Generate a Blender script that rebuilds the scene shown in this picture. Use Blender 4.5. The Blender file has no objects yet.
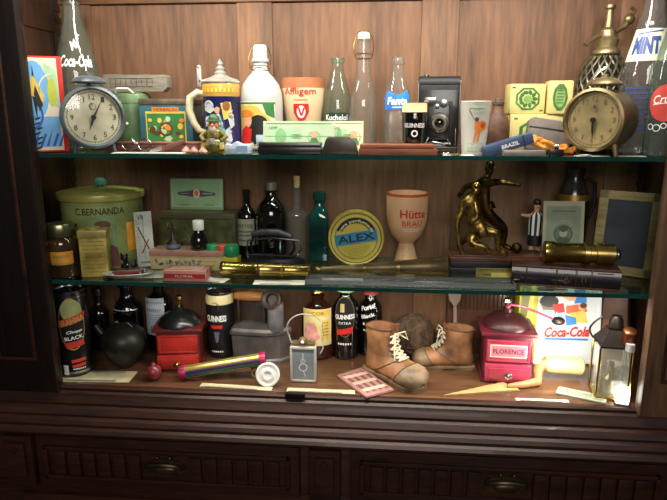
import bpy, bmesh, math, random
from mathutils import Vector, Matrix
random.seed(7)
PI = math.pi
scn = bpy.context.scene
COL = scn.collection

# ------------------------------------------------------------------ camera
CAM = Vector((0.1, -1.2, 1.553)); TILT = math.radians(13.1); YAW = math.radians(5.0); FPX = 600.0
cd = bpy.data.cameras.new('camera'); cam = bpy.data.objects.new('camera', cd); COL.objects.link(cam)
cam.location = CAM; cam.rotation_euler = (PI/2 - TILT, 0, YAW)
cd.sensor_width = 36; cd.lens = FPX/667*36; cd.clip_start = 0.02
scn.camera = cam
# ------------------------------------------------------------------ world, exposure
scn.view_settings.view_transform = 'Standard'; scn.view_settings.look = 'None'
scn.view_settings.gamma = 1; scn.view_settings.use_curve_mapping = False
scn.view_settings.exposure = 0.0
scn.cycles.transparent_max_bounces = 32
w = bpy.data.worlds.new('room'); scn.world = w; w.use_nodes = True
w.node_tree.nodes['Background'].inputs[0].default_value = (1.0, 0.9, 0.8, 1)
w.node_tree.nodes['Background'].inputs[1].default_value = 0.055
def area(name, loc, rot, sx, sy, power, col):
    l = bpy.data.lights.new(name, 'AREA'); l.shape = 'RECTANGLE'; l.size = sx; l.size_y = sy
    l.energy = power; l.color = col
    o = bpy.data.objects.new(name, l); COL.objects.link(o); o.location = loc; o.rotation_euler = rot
    return o
# strip under the cabinet's top, strip under the middle shelf, a spot bottom right, faint room light
area('top_strip_light', (0, -0.035, 1.872), (math.radians(30), 0, 0), 1.15, 0.03, 9.0, (1.0, 0.95, 0.86))
area('lower_strip_light', (0.12, 0.004, 1.182), (math.radians(6), 0, 0), 0.95, 0.012, 2.5, (1.0, 0.93, 0.82))
area('corner_spot_light', (0.50, 0.02, 1.06), (math.radians(70), 0, math.radians(18)), 0.06, 0.06, 0.7, (1.0, 0.97, 0.88))
area('room_lamp_light', (0.25, -2.2, 2.15), (math.radians(65), 0, math.radians(6)), 1.0, 0.6, 21, (1.0, 0.94, 0.88))

# ------------------------------------------------------------------ photo-pixel <-> place
_f = Vector((-math.sin(YAW)*math.cos(TILT), math.cos(YAW)*math.cos(TILT), -math.sin(TILT)))
_r = Vector((math.cos(YAW), math.sin(YAW), 0)); _u = _r.cross(_f)
def un(px, py, ax, val):
    d = _f + _r*((px-333.5)/FPX) + _u*((250-py)/FPX)
    return CAM + d*((val-CAM[ax])/d[ax])
B0, M0, T0 = 0.95, 1.193, 1.466           # the three shelf heights
def fit(x0, x1, yt, zs, Y):
    """centre X, width and height of a thing standing at depth Y on height zs"""
    yb = yt+40
    a = un(x0, yt+30, 1, Y); b = un(x1, yt+30, 1, Y)
    t = un((x0+x1)/2, yt, 1, Y)
    return (a.x+b.x)/2, b.x-a.x, t.z-zs

# ------------------------------------------------------------------ materials
def lin(c):
    return tuple(((v/255)/12.92 if v/255 <= .04045 else ((v/255+.055)/1.055)**2.4) for v in c) + (1,)
_m = {}
def mat(name, rgb, rough=.5, metal=0, vary=.12, scale=30, bump=0, coat=0, ior=None, emit=0, stretch=None, spec=None):
    if name in _m: return _m[name]
    m = bpy.data.materials.new(name); m.use_nodes = True; nt = m.node_tree; N = nt.nodes; L = nt.links
    p = N['Principled BSDF']; c = lin(rgb)
    p.inputs['Roughness'].default_value = rough; p.inputs['Metallic'].default_value = metal
    p.inputs['Coat Weight'].default_value = coat
    p.inputs['Coat Roughness'].default_value = .08
    if spec is not None: p.inputs['Specular IOR Level'].default_value = spec
    if emit:
        p.inputs['Emission Color'].default_value = c; p.inputs['Emission Strength'].default_value = emit
    tc = N.new('ShaderNodeTexCoord'); mp = N.new('ShaderNodeMapping'); nz = N.new('ShaderNodeTexNoise')
    L.new(tc.outputs['Object'], mp.inputs[0]); L.new(mp.outputs[0], nz.inputs[0])
    if stretch: mp.inputs['Scale'].default_value = stretch
    nz.inputs['Scale'].default_value = scale; nz.inputs['Detail'].default_value = 4
    r = N.new('ShaderNodeValToRGB'); L.new(nz.outputs[0], r.inputs[0])
    r.color_ramp.elements[0].position = .3; r.color_ramp.elements[1].position = .7
    r.color_ramp.elements[0].color = tuple(v*(1-vary*1.6) for v in c[:3])+(1,)
    r.color_ramp.elements[1].color = tuple(min(1, v*(1+vary)) for v in c[:3])+(1,)
    L.new(r.outputs[0], p.inputs['Base Color'])
    if bump:
        b = N.new('ShaderNodeBump'); b.inputs['Strength'].default_value = bump; b.inputs['Distance'].default_value = .002
        L.new(nz.outputs[0], b.inputs['Height']); L.new(b.outputs[0], p.inputs['Normal'])
    _m[name] = m; return m
def wood(name, dark, light, axis='z', rough=.4, coat=.15, scale=14, spec=.4):
    if name in _m: return _m[name]
    m = bpy.data.materials.new(name); m.use_nodes = True; nt = m.node_tree; N = nt.nodes; L = nt.links
    p = N['Principled BSDF']; p.inputs['Roughness'].default_value = rough; p.inputs['Coat Weight'].default_value = coat
    p.inputs['Specular IOR Level'].default_value = spec
    tc = N.new('ShaderNodeTexCoord'); mp = N.new('ShaderNodeMapping')
    s = {'x': (.12, 1, 1), 'y': (1, .12, 1), 'z': (1, 1, .10)}[axis]
    mp.inputs['Scale'].default_value = s
    L.new(tc.outputs['Object'], mp.inputs[0])
    n1 = N.new('ShaderNodeTexNoise'); n1.inputs['Scale'].default_value = scale; n1.inputs['Detail'].default_value = 6; n1.inputs['Distortion'].default_value = .6
    n2 = N.new('ShaderNodeTexNoise'); n2.inputs['Scale'].default_value = scale*11; n2.inputs['Detail'].default_value = 3
    L.new(mp.outputs[0], n1.inputs[0]); L.new(mp.outputs[0], n2.inputs[0])
    mx = N.new('ShaderNodeMix'); mx.inputs[0].default_value = .42
    L.new(n1.outputs[0], mx.inputs[2]); L.new(n2.outputs[0], mx.inputs[3])
    r = N.new('ShaderNodeValToRGB'); L.new(mx.outputs[0], r.inputs[0])
    r.color_ramp.elements[0].position = .33; r.color_ramp.elements[1].position = .66
    r.color_ramp.elements[0].color = lin(dark); r.color_ramp.elements[1].color = lin(light)
    L.new(r.outputs[0], p.inputs['Base Color'])
    b = N.new('ShaderNodeBump'); b.inputs['Strength'].default_value = .25; b.inputs['Distance'].default_value = .001
    L.new(mx.outputs[0], b.inputs['Height']); L.new(b.outputs[0], p.inputs['Normal'])
    _m[name] = m; return m
def glass(name, rgb, edge=None, gloss=.9, thick=.35, haze=.0):
    """thin-walled glass: straight-through tint, more colour at grazing angles, fresnel reflection"""
    if name in _m: return _m[name]
    m = bpy.data.materials.new(name); m.use_nodes = True; nt = m.node_tree; N = nt.nodes; L = nt.links
    N.remove(N['Principled BSDF']); out = N['Material Output']
    t1 = N.new('ShaderNodeBsdfTransparent'); t1.inputs[0].default_value = lin(rgb)
    t2 = N.new('ShaderNodeBsdfTransparent'); t2.inputs[0].default_value = lin(edge or tuple(v*.55 for v in rgb))
    lw = N.new('ShaderNodeLayerWeight'); lw.inputs[0].default_value = thick
    a = N.new('ShaderNodeMixShader'); L.new(lw.outputs['Facing'], a.inputs[0]); L.new(t1.outputs[0], a.inputs[1]); L.new(t2.outputs[0], a.inputs[2])
    g = N.new('ShaderNodeBsdfGlossy'); g.inputs['Roughness'].default_value = .04; g.inputs[0].default_value = (gloss,)*3+(1,)
    fr = N.new('ShaderNodeFresnel'); geo = N.new('ShaderNodeNewGeometry'); mm = N.new('ShaderNodeMath'); mm.operation = 'MULTIPLY_ADD'
    mm.inputs[1].default_value = 1/1.62-1.62; mm.inputs[2].default_value = 1.62; L.new(geo.outputs['Backfacing'], mm.inputs[0]); L.new(mm.outputs[0], fr.inputs[0])
    d = N.new('ShaderNodeTexNoise'); d.inputs['Scale'].default_value = 25
    b = N.new('ShaderNodeBump'); b.inputs['Strength'].default_value = .05; L.new(d.outputs[0], b.inputs['Height'])
    L.new(b.outputs[0], g.inputs['Normal'])
    c = N.new('ShaderNodeMixShader'); L.new(fr.outputs[0], c.inputs[0]); L.new(a.outputs[0], c.inputs[1]); L.new(g.outputs[0], c.inputs[2])
    df = N.new('ShaderNodeBsdfDiffuse'); df.inputs[0].default_value = lin(tuple(min(255, v) for v in rgb))
    e = N.new('ShaderNodeMixShader'); e.inputs[0].default_value = haze; L.new(c.outputs[0], e.inputs[1]); L.new(df.outputs[0], e.inputs[2])  # even diffuse haze mixed in, standing in for bright highlights on bottles
    L.new(e.outputs[0], out.inputs[0]); _m[name] = m; return m

W_BACK = wood('walnut_back', (74, 49, 33), (128, 90, 62), 'z', .6, 0, 10)
W_BACK2 = wood('walnut_stile', (80, 54, 36), (134, 96, 66), 'z', .6, 0, 12)
W_RAIL = wood('walnut_rail', (64, 43, 28), (122, 88, 60), 'x', .45, .1, 10)
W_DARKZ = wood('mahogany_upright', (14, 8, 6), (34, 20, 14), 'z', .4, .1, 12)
W_DARKX = wood('mahogany_across', (25, 12, 8), (68, 36, 24), 'x', .45, .05, 12)
W_DARKY = wood('mahogany_side', (28, 16, 11), (72, 44, 30), 'z', .4, .1, 12)
W_FLOOR = wood('shelf_board', (58, 38, 25), (116, 80, 54), 'x', .3, .25, 10)
GLS = glass('shelf_glass', (232, 242, 238), (190, 225, 215), .9)
GEDGE = mat('glass_edge_teal', (6, 66, 62), .12, 0, .25, 6, coat=.6)
CLEAR = glass('clear_glass', (252, 254, 252), (176, 186, 180), 1.0, .30, .035)
GREENG = glass('green_tint_glass', (236, 248, 238), (130, 166, 144), 1.0, .30, .035)
LENS = glass('lens_glass', (250, 250, 248), (235, 238, 235), .9, .3)
TEALG = mat('teal_bottle_glass', (10, 62, 56), .06, 0, .4, 18, coat=.8)
BROWNG = mat('amber_bottle_glass', (50, 18, 10), .07, 0, .3, 20, coat=.8)
BLACKG = mat('black_bottle_glass', (14, 12, 12), .06, 0, .3, 20, coat=.8)
BLACK = mat('black_paint', (24, 24, 26), .3, 0, .2, 40, coat=.2)
BLACKM = mat('black_leatherette', (20, 20, 20), .55, 0, .3, 160, bump=.4)
WHITE = mat('white_paint', (236, 234, 226), .35, 0, .05, 20, coat=.3)
CREAM = mat('cream', (232, 220, 180), .5, 0, .1, 25)
INKW = mat('white_ink', (240, 240, 236), .5, 0, .03)
INKB = mat('blue_ink', (40, 84, 170), .45, 0, .08)
SKY = mat('light_blue_ink', (108, 172, 222), .45, 0, .12)
NAVY = mat('navy_ink', (24, 30, 84), .35, 0, .12, coat=.3)
INKR = mat('red_ink', (204, 40, 34), .45, 0, .08)
INKK = mat('black_ink', (22, 20, 20), .5, 0, .05)
INKG = mat('green_ink', (54, 122, 60), .5, 0, .12)
LGREEN = mat('pale_green', (168, 206, 160), .55, 0, .12, 30)
YEL = mat('yellow_ink', (222, 188, 80), .45, 0, .12)
ORA = mat('orange_ink', (222, 128, 40), .45, 0, .1)
SKIN = mat('flesh_ink', (222, 160, 122), .5, 0, .08)
BRN = mat('brown_ink', (96, 56, 34), .5, 0, .1)
PINK = mat('pink_ink', (216, 120, 134), .45, 0, .1)
GREY = mat('grey_ink', (128, 130, 130), .5, 0, .1)
STEEL = mat('steel', (190, 192, 194), .25, 1, .12, 40)
PEWTER = mat('pewter', (200, 197, 188), .42, .65, .15, 40)
BRASS = mat('brass', (182, 156, 88), .25, 1, .2, 25)
OLDBRASS = mat('old_brass', (156, 138, 100), .38, .78, .35, 22, bump=.1)
GOLD = mat('gold', (192, 166, 98), .28, 1, .2, 30)
PAPER = mat('paper', (226, 220, 200), .7, 0, .08, 30)
PAPER2 = mat('aged_paper', (204, 190, 150), .7, 0, .18, 20)
CORK = mat('cork', (206, 172, 116), .8, 0, .2, 90)

# ------------------------------------------------------------------ mesh kit
class G:
    def __init__(s): s.bm = bmesh.new()
    def _fin(s, vs, M, mi):
        if M is not None:
            for v in vs: v.co = M @ v.co
        if mi:
            fs = set(f for v in vs for f in v.link_faces)
            for f in fs: f.material_index = mi
    def box(s, cx, cy, cz, sx, sy, sz, bev=0, M=None, mi=0, taper=1):
        b = bmesh.new(); bmesh.ops.create_cube(b, size=1)
        for v in b.verts:
            k = taper if v.co.z > 0 else 1
            v.co = Vector((v.co.x*sx*k, v.co.y*sy*k, v.co.z*sz))
        if bev: bmesh.ops.bevel(b, geom=list(b.edges), offset=bev, segments=2, affect='EDGES', profile=.6)
        return s._merge(b, Matrix.Translation((cx, cy, cz)) if M is None else M @ Matrix.Translation((cx, cy, cz)), mi)
    def _merge(s, b, M, mi):
        mp = {}
        for v in b.verts: mp[v] = s.bm.verts.new(M @ v.co if M is not None else v.co)
        for f in b.faces:
            try:
                n = s.bm.faces.new([mp[v] for v in f.verts]); n.material_index = mi + f.material_index
            except ValueError: pass
        b.free(); return list(mp.values())
    def lathe(s, prof, seg=36, M=None, mi=0, sx=1, sy=1, a0=0, a1=2*PI, mis=None, flute=None):
        full = abs(a1-a0-2*PI) < 1e-6; n = seg if full else seg+1
        rings = []; vs = []
        for r, z in prof:
            if r < 1e-7:
                v = s.bm.verts.new((0, 0, z)); rings.append([v]); vs.append(v)
            else:
                R = []
                for i in range(n):
                    a = a0+(a1-a0)*i/seg; rr = r*(flute(a, z) if flute else 1)
                    v = s.bm.verts.new((rr*math.cos(a)*sx, rr*math.sin(a)*sy, z)); R.append(v); vs.append(v)
                rings.append(R)
        for k in range(len(rings)-1):
            A, Bv = rings[k], rings[k+1]; m = n if full else n-1
            for i in range(m):
                j = (i+1) % n
                if len(A) == 1 and len(Bv) == 1: continue
                if len(A) == 1: q = (A[0], Bv[j], Bv[i])
                elif len(Bv) == 1: q = (A[i], A[j], Bv[0])
                else: q = (A[i], A[j], Bv[j], Bv[i])
                f = s.bm.faces.new(q); f.material_index = mis[k] if mis else mi
        if M is not None:
            for v in vs: v.co = M @ v.co
        return vs
    def tube(s, pts, r, seg=8, M=None, mi=0, closed=False):
        pts = [Vector(p) for p in pts]; n = len(pts); rings = []
        rr = r if isinstance(r, (list, tuple)) else [r]*n
        up = None
        for i in range(n):
            if closed: t = pts[(i+1) % n]-pts[i-1]
            else: t = pts[min(i+1, n-1)]-pts[max(i-1, 0)]
            if t.length < 1e-9: t = Vector((0, 0, 1))
            t.normalize()
            if up is None: up = t.orthogonal()
            a = (up - t*up.dot(t))
            a = a.normalized() if a.length > 1e-6 else t.orthogonal().normalized()
            up = a; b = t.cross(a)
            ring = []
            for k in range(seg):
                an = 2*PI*k/seg; p = pts[i]+(a*math.cos(an)+b*math.sin(an))*rr[i]
                ring.append(s.bm.verts.new(M @ p if M is not None else p))
            rings.append(ring)
        m = n if closed else n-1
        for i in range(m):
            A = rings[i]; Bv = rings[(i+1) % n]
            for k in range(seg):
                f = s.bm.faces.new((A[k], A[(k+1) % seg], Bv[(k+1) % seg], Bv[k])); f.material_index = mi
        if not closed:
            f = s.bm.faces.new(rings[0][::-1]); f.material_index = mi
            f = s.bm.faces.new(rings[-1]); f.material_index = mi
    def ball(s, c, rx, ry=None, rz=None, seg=20, M=None, mi=0):
        ry = ry or rx; rz = rz or rx; b = bmesh.new()
        bmesh.ops.create_uvsphere(b, u_segments=seg, v_segments=max(8, seg//2), radius=1)
        for v in b.verts: v.co = Vector((c[0]+v.co.x*rx, c[1]+v.co.y*ry, c[2]+v.co.z*rz))
        return s._merge(b, M, mi)
    def prism(s, pts, d0, d1, M=None, mi=0, bev=0):
        """outline in x,z extruded from y=d0 to y=d1"""
        b = bmesh.new(); vs = [b.verts.new((p[0], d0, p[1])) for p in pts]; f = b.faces.new(vs)
        e = bmesh.ops.extrude_face_region(b, geom=[f]); 
        for v in e['geom']:
            if isinstance(v, bmesh.types.BMVert): v.co.y = d1
        bmesh.ops.recalc_face_normals(b, faces=b.faces)
        if bev: bmesh.ops.bevel(b, geom=list(b.edges), offset=bev, segments=2, affect='EDGES', profile=.6)
        return s._merge(b, M, mi)
    def loft(s, rings, M=None, mi=0, cap=True):
        R = []
        for ring in rings: R.append([s.bm.verts.new(M @ Vector(p) if M is not None else Vector(p)) for p in ring])
        n = len(R[0])
        for i in range(len(R)-1):
            for k in range(n):
                f = s.bm.faces.new((R[i][k], R[i][(k+1) % n], R[i+1][(k+1) % n], R[i+1][k])); f.material_index = mi
        if cap:
            for q in (R[0][::-1], R[-1]):
                f = s.bm.faces.new(q); f.material_index = mi

def link(name, me, mats, parent=None, M=None):
    for m in (mats if isinstance(mats, (list, tuple)) else [mats]): me.materials.append(m)
    o = bpy.data.objects.new(name, me); COL.objects.link(o)
    if parent: o.parent = parent
    return o
def obj(name, g, mats, parent=None, ang=38, label=None, recalc=True, loc=None):
    if recalc: bmesh.ops.recalc_face_normals(g.bm, faces=g.bm.faces)
    me = bpy.data.meshes.new(name); g.bm.to_mesh(me); g.bm.free()
    me.shade_smooth(); me.set_sharp_from_angle(angle=math.radians(ang))
    o = link(name, me, mats, parent)
    if label: o['label'] = label
    if loc: o.location = loc
    return o
def thing(name, label, cat, loc, rz=0, group=None, rot=None):
    o = bpy.data.objects.new(name, None); COL.objects.link(o); o.empty_display_size = .02
    o.location = loc; o.rotation_euler = rot or (0, 0, rz); o['label'] = label; o['category'] = cat
    if group: o['group'] = group
    return o
def tag(o, label, cat, group=None):
    o['label'] = label; o['category'] = cat
    if group: o['group'] = group
    return o
def Rz(a): return Matrix.Rotation(a, 4, 'Z')
def Rx(a): return Matrix.Rotation(a, 4, 'X')
def Ry(a): return Matrix.Rotation(a, 4, 'Y')
def T(x, y, z): return Matrix.Translation((x, y, z))
FRONT = Rx(PI/2)      # lathe axis +Z -> -Y (faces the viewer)

_font = {}
def text_mesh(s, shear=0, bold=0):
    k = (s, shear, bold)
    if k not in _font:
        c = bpy.data.curves.new('t', 'FONT'); c.body = s; c.shear = shear; c.resolution_u = 2; c.offset = bold
        o = bpy.data.objects.new('t', c); COL.objects.link(o)
        dg = bpy.context.evaluated_depsgraph_get(); dg.update()
        me = bpy.data.meshes.new_from_object(o.evaluated_get(dg))
        bpy.data.objects.remove(o); bpy.data.curves.remove(c)
        V = [tuple(v.co) for v in me.vertices]; F = [tuple(p.vertices) for p in me.polygons]
        bpy.data.meshes.remove(me)
        x0 = min(v[0] for v in V); x1 = max(v[0] for v in V); y0 = min(v[1] for v in V); y1 = max(v[1] for v in V)
        V = [((v[0]-(x0+x1)/2)/(x1-x0), (v[1]-(y0+y1)/2)/(y1-y0)) for v in V]
        _font[k] = (V, F)
    return _font[k]
class D:
    """printed design in u,v (metres), lvl = stacking order; put() lays it on a flat, round or conical surface"""
    def __init__(s): s.items = []
    def poly(s, pts, mi=0, lvl=1): s.items.append(([tuple(p) for p in pts], [tuple(range(len(pts)))], mi, lvl)); return s
    def rect(s, cx, cy, w, h, mi=0, lvl=1, rot=0):
        c, q = math.cos(rot), math.sin(rot)
        return s.poly([(cx+x*c-y*q, cy+x*q+y*c) for x, y in ((-w/2, -h/2), (w/2, -h/2), (w/2, h/2), (-w/2, h/2))], mi, lvl)
    def ell(s, cx, cy, a, b, mi=0, lvl=1, n=20, rot=0):
        c, q = math.cos(rot), math.sin(rot); P = [(a*math.cos(2*PI*i/n), b*math.sin(2*PI*i/n)) for i in range(n)]
        return s.poly([(cx+x*c-y*q, cy+x*q+y*c) for x, y in P], mi, lvl)
    def ring(s, cx, cy, r0, r1, mi=0, lvl=1, a0=0, a1=2*PI, n=28, ky=1):
        V = []; F = []
        for i in range(n+1):
            a = a0+(a1-a0)*i/n
            V += [(cx+r0*math.cos(a), cy+r0*ky*math.sin(a)), (cx+r1*math.cos(a), cy+r1*ky*math.sin(a))]
        for i in range(n): F.append((2*i, 2*i+1, 2*i+3, 2*i+2))
        s.items.append((V, F, mi, lvl)); return s
    def text(s, t, cx, cy, w, h, mi=0, lvl=2, rot=0, shear=0, bold=0, arc=None):
        V, F = text_mesh(t, shear, bold); out = []
        for x, y in V:
            x, y = x*w, y*h
            if arc: a = x/arc; out.append((cx+(arc+y)*math.sin(a+rot), cy+(arc+y)*math.cos(a+rot)))
            else: out.append((cx+x*math.cos(rot)-y*math.sin(rot), cy+x*math.sin(rot)+y*math.cos(rot)))
        s.items.append((out, F, mi, lvl)); return s
    def scribble(s, x0, x1, y, h, mi=0, lvl=2, n=None):
        n = n or max(3, int((x1-x0)/h/1.2)); d = (x1-x0)/n
        for i in range(n): s.rect(x0+d*(i+.45), y, d*random.uniform(.5, .8), h, mi, lvl)
        return s
    def put(s, g, R=None, M=None, base=.0004, step=.0003, du=.004, cyc=0):
        for V, F, mi, lvl in s.items:
            b = bmesh.new(); vs = [b.verts.new((x, y, 0)) for x, y in V]
            for f in F:
                try: b.faces.new([vs[i] for i in f])
                except ValueError: pass
            if R is not None:
                xs = [v[0] for v in V]; x = math.floor(min(xs)/du)*du+du
                while x < max(xs):
                    bmesh.ops.bisect_plane(b, geom=list(b.verts)+list(b.edges)+list(b.faces), plane_co=(x, 0, 0), plane_no=(1, 0, 0)); x += du
                if callable(R):
                    ys = [v[1] for v in V]; y = math.floor(min(ys)/.008)*.008+.008
                    while y < max(ys):
                        bmesh.ops.bisect_plane(b, geom=list(b.verts)+list(b.edges)+list(b.faces), plane_co=(0, y, 0), plane_no=(0, 1, 0)); y += .008
            off = base+lvl*step
            for v in b.verts:
                u, y = v.co.x, v.co.y
                if R is None: v.co = Vector((u, -off, y))
                else:
                    r = (R(y) if callable(R) else R); rr = r+off
                    a = u/(R(cyc) if callable(R) else R)
                    v.co = Vector((rr*math.sin(a), -rr*math.cos(a), y))
            for f in b.faces: f.material_index = mi
            # faces look outward (-Y)
            g._merge(b, M, 0)
        return g
def decal(name, d, mats, parent, R=None, M=None, label=None, loc=None, base=.0004, **k):
    g = G(); d.put(g, R, M, base, **k)
    return obj(name, g, mats, parent, recalc=False, label=label, loc=loc)
def rfun(prof, s=1):
    """radius at height for a lathe profile (outer side, ascending)"""
    P = sorted([(z, r) for r, z in prof if r > 1e-6])
    def f(z):
        best = P[0][1]
        for (z0, r0), (z1, r1) in zip(P, P[1:]):
            if z0 <= z <= z1: return (r0+(r1-r0)*((z-z0)/(z1-z0) if z1 > z0 else 0))*s
        return (P[-1][1] if z > P[-1][0] else best)*s
    return f
def skin(edges, J, root, sub=1, mul=1):
    names = list(J); me = bpy.data.meshes.new('s'); me.from_pydata([J[n][:3] for n in names], [(names.index(a), names.index(b)) for a, b in edges], [])
    o = bpy.data.objects.new('s', me); COL.objects.link(o)
    md = o.modifiers.new('k', 'SKIN'); md.use_smooth_shade = True
    for i, n in enumerate(names):
        r = J[n][3]*mul; me.skin_vertices[0].data[i].radius = (r, r); me.skin_vertices[0].data[i].use_root = (n == root)
    if sub: o.modifiers.new('u', 'SUBSURF').levels = sub
    dg = bpy.context.evaluated_depsgraph_get(); dg.update()
    out = bpy.data.meshes.new_from_object(o.evaluated_get(dg)); bpy.data.objects.remove(o)
    return out
def skin_into(g, me, M=None):
    b = bmesh.new(); b.from_mesh(me); bpy.data.meshes.remove(me); g._merge(b, M, 0)

# ================================================================== SETTING
def struct(name, g, m):
    o = obj(name, g, m); o['kind'] = 'structure'; return o
g = G(); g.box(0, 0, -.02, 5, 6, .04); struct('floor', g, mat('floor_tiles', (96, 78, 62), .4, 0, .2, 3))
g = G(); g.box(0, .37, 1.4, 5, .06, 2.8); struct('wall_back', g, mat('wall_plaster', (168, 158, 140), .8, 0, .05, 4))

# ---- the cabinet
cab = thing('display_cabinet', 'large dark wooden display cabinet with carved drawers and lit shelves against the wall', 'cabinet', (0, 0, 0))
XL, XR = -.625, .625
for sx in (-1, 1):
    g = G(); g.box(sx*.720, .142, 1.425, .04, .284, .95, .002)
    # frame rails standing proud of the side panel
    g.box(sx*.6985, .14, 1.83, .005, .27, .19, .001)
    obj('side_panel', g, W_DARKY, cab)
    # notched shelf-support strip
    g = G(); ys_ = .262; g.box(sx*.696, ys_, 1.42, .006, .022, .90)
    z = .98
    while z < 1.86:
        g.box(sx*.6915, ys_, z, .004, .022, .013, mi=0); z += .027
    obj('notched_strip', g, W_DARKY, cab)
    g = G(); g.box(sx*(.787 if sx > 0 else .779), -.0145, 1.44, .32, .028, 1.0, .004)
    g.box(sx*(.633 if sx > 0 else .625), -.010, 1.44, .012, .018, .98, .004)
    obj('stile', g, W_DARKZ if sx < 0 else wood('stile_right_lit', (60, 42, 32), (112, 84, 62), 'z', .4, .1, 12), cab)  # right stile's wood is lighter: the corner lamp's light painted into its colour
    # open glazed door folded back: moulded frame on the stile
    g = G()
    for (x, z, w_, h) in ((.662, 1.40, .007, .76), (.742, 1.40, .007, .76), (.702, 1.02, .087, .007), (.702, 1.78, .087, .007)):
        g.box(sx*x, -.029, z, w_, .008, h, .002)
    obj('panel_moulding', g, W_DARKX, cab)
g = G()
for a, b in ((-.70, -.259), (-.175, .175), (.259, .70)): g.box((a+b)/2, .292, 1.42, b-a+.01, .012, .95)
obj('back_panel', g, W_BACK, cab)
for x in (-.217, .217, -.660, .660):
    g = G(); g.box(x, .288, 1.42, .084, .016, .95, .0015); obj('back_stile', g, W_BACK2, cab)
g = G(); g.box(0, .284, 1.85, 1.40, .022, .10, .003); obj('top_rail', g, W_RAIL, cab)
g = G(); g.box(0, .142, 1.915, 1.50, .32, .03, .004); obj('top_board', g, W_DARKX, cab)
g = G(); g.box(0, -.075, 1.905, 1.90, .05, .09, .01); obj('cornice', g, W_DARKX, cab)
g = G(); g.box(0, .14, .935, 1.40, .28, .03, .002); obj('bottom_board', g, W_FLOOR, cab)
# stepped moulding in front of and below the bottom board
prof = [(.0, .9495), (-.010, .9495), (-.014, .946), (-.014, .940), (-.020, .936), (-.023, .926), (-.030, .918), (-.030, .912), (-.038, .909), (-.046, .898),
        (-.046, .893), (-.056, .890), (-.060, .882), (-.060, .876), (-.068, .873), (-.072, .866), (-.070, .860), (-.050, .857), (-.046, .850), (-.02, .848), (0, .848)]
g = G(); g.loft([[(x, y, z) for y, z in prof] for x in (-.95, .95)]); obj('base_moulding', g, W_DARKX, cab, ang=25)
g = G(); g.box(0, .15, .43, 1.90, .34, .84, .003); obj('lower_carcass', g, W_DARKX, cab)
g = G(); g.box(0, -.024, .700, 1.90, .016, .032, .005); g.box(0, -.024, .05, 1.90, .03, .10, .005); obj('drawer_rail', g, W_DARKX, cab)
def drawer(cx, w_):
    g = G(); g.box(cx, -.032, .780, w_, .026, .125, .004)
    obj_d = None
    wi = w_-.05; hi = .072
    for s_ in (-1, 1):
        g.box(cx, -.048, .780+s_*hi/2, wi+.01, .010, .010, .003)
        g.box(cx+s_*wi/2, -.048, .780, .010, .010, hi+.01, .003)
    n = round(wi/.036); pitch = (wi-.03)/n
    for i in range(n):
        x = cx-wi/2+.015+pitch*(i+.5)
        if abs(x-cx) < .055: continue
        g.box(x, -.048, .780, pitch*.80, .012, hi-.012, .005)
    o = obj('drawer', g, W_DARKX, cab)
    # oval cup handle
    h = G()
    ov = [(.046*math.cos(a), .022*math.sin(a)) for a in [2*PI*i/28 for i in range(28)]]
    h.prism([(cx+x, .780+z) for x, z in ov], -.052, -.047, bev=.001)
    ring = []
    for i in range(15):
        a = PI*i/14; ring.append((cx+.040*math.cos(a), -.054-.016*math.sin(a)*.9, .782+.016*math.sin(a)))
    h.tube(ring, .005, 8)
    for s_ in (-1, 1): h.ball((cx+s_*.014, -.054, .807), .004)
    h.ball((cx, -.054, .778), .027, .008, .012)
    obj('cup_handle', h, mat('dull_bronze', (96, 84, 62), .4, .9, .3, 40), o, label='dull bronze oval cup handle')
    return o
drawer(-.376, .60); drawer(.366, .66)
for x in (-.020, -.715, .74):
    g = G(); g.box(x, -.038, .780, .068, .03, .124, .004); g.box(x, -.056, .786, .042, .012, .086, .004)
    g.box(0, 0, 0, .012, .012, .012, .002, M=T(x, -.062, .815) @ Ry(PI/4))
    obj('carved_block', g, W_DARKX, cab)
# lower doors, out of the frame, closing the cabinet
for x in (-.375, .375):
    g = G(); g.box(x, -.03, .40, .70, .02, .58, .004); g.box(x, -.044, .40, .54, .012, .42, .006); o = obj('lower_door', g, W_DARKX, cab)
    h = G(); h.ball((x*.15, -.05, .45), .012); obj('door_knob', h, BRASS, o)
# shelf pegs
for nm, z in (('upper', T0), ('lower', M0)):
    s = thing('glass_shelf', nm+' glass shelf with teal front edge, crowded with '+('bottles, steins and clocks' if nm == 'upper' else 'tins, a trophy and a brass horn'), 'shelf', (0, 0, z))
    g = G(); g.box(0, .1395, -.004, 1.376, .273, .008); obj('pane', g, GLS, s)
    g = G(); g.box(0, .0015, -.004, 1.376, .003, .0082); obj('front_edge', g, GEDGE, s, label='teal polished front edge')

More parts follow.
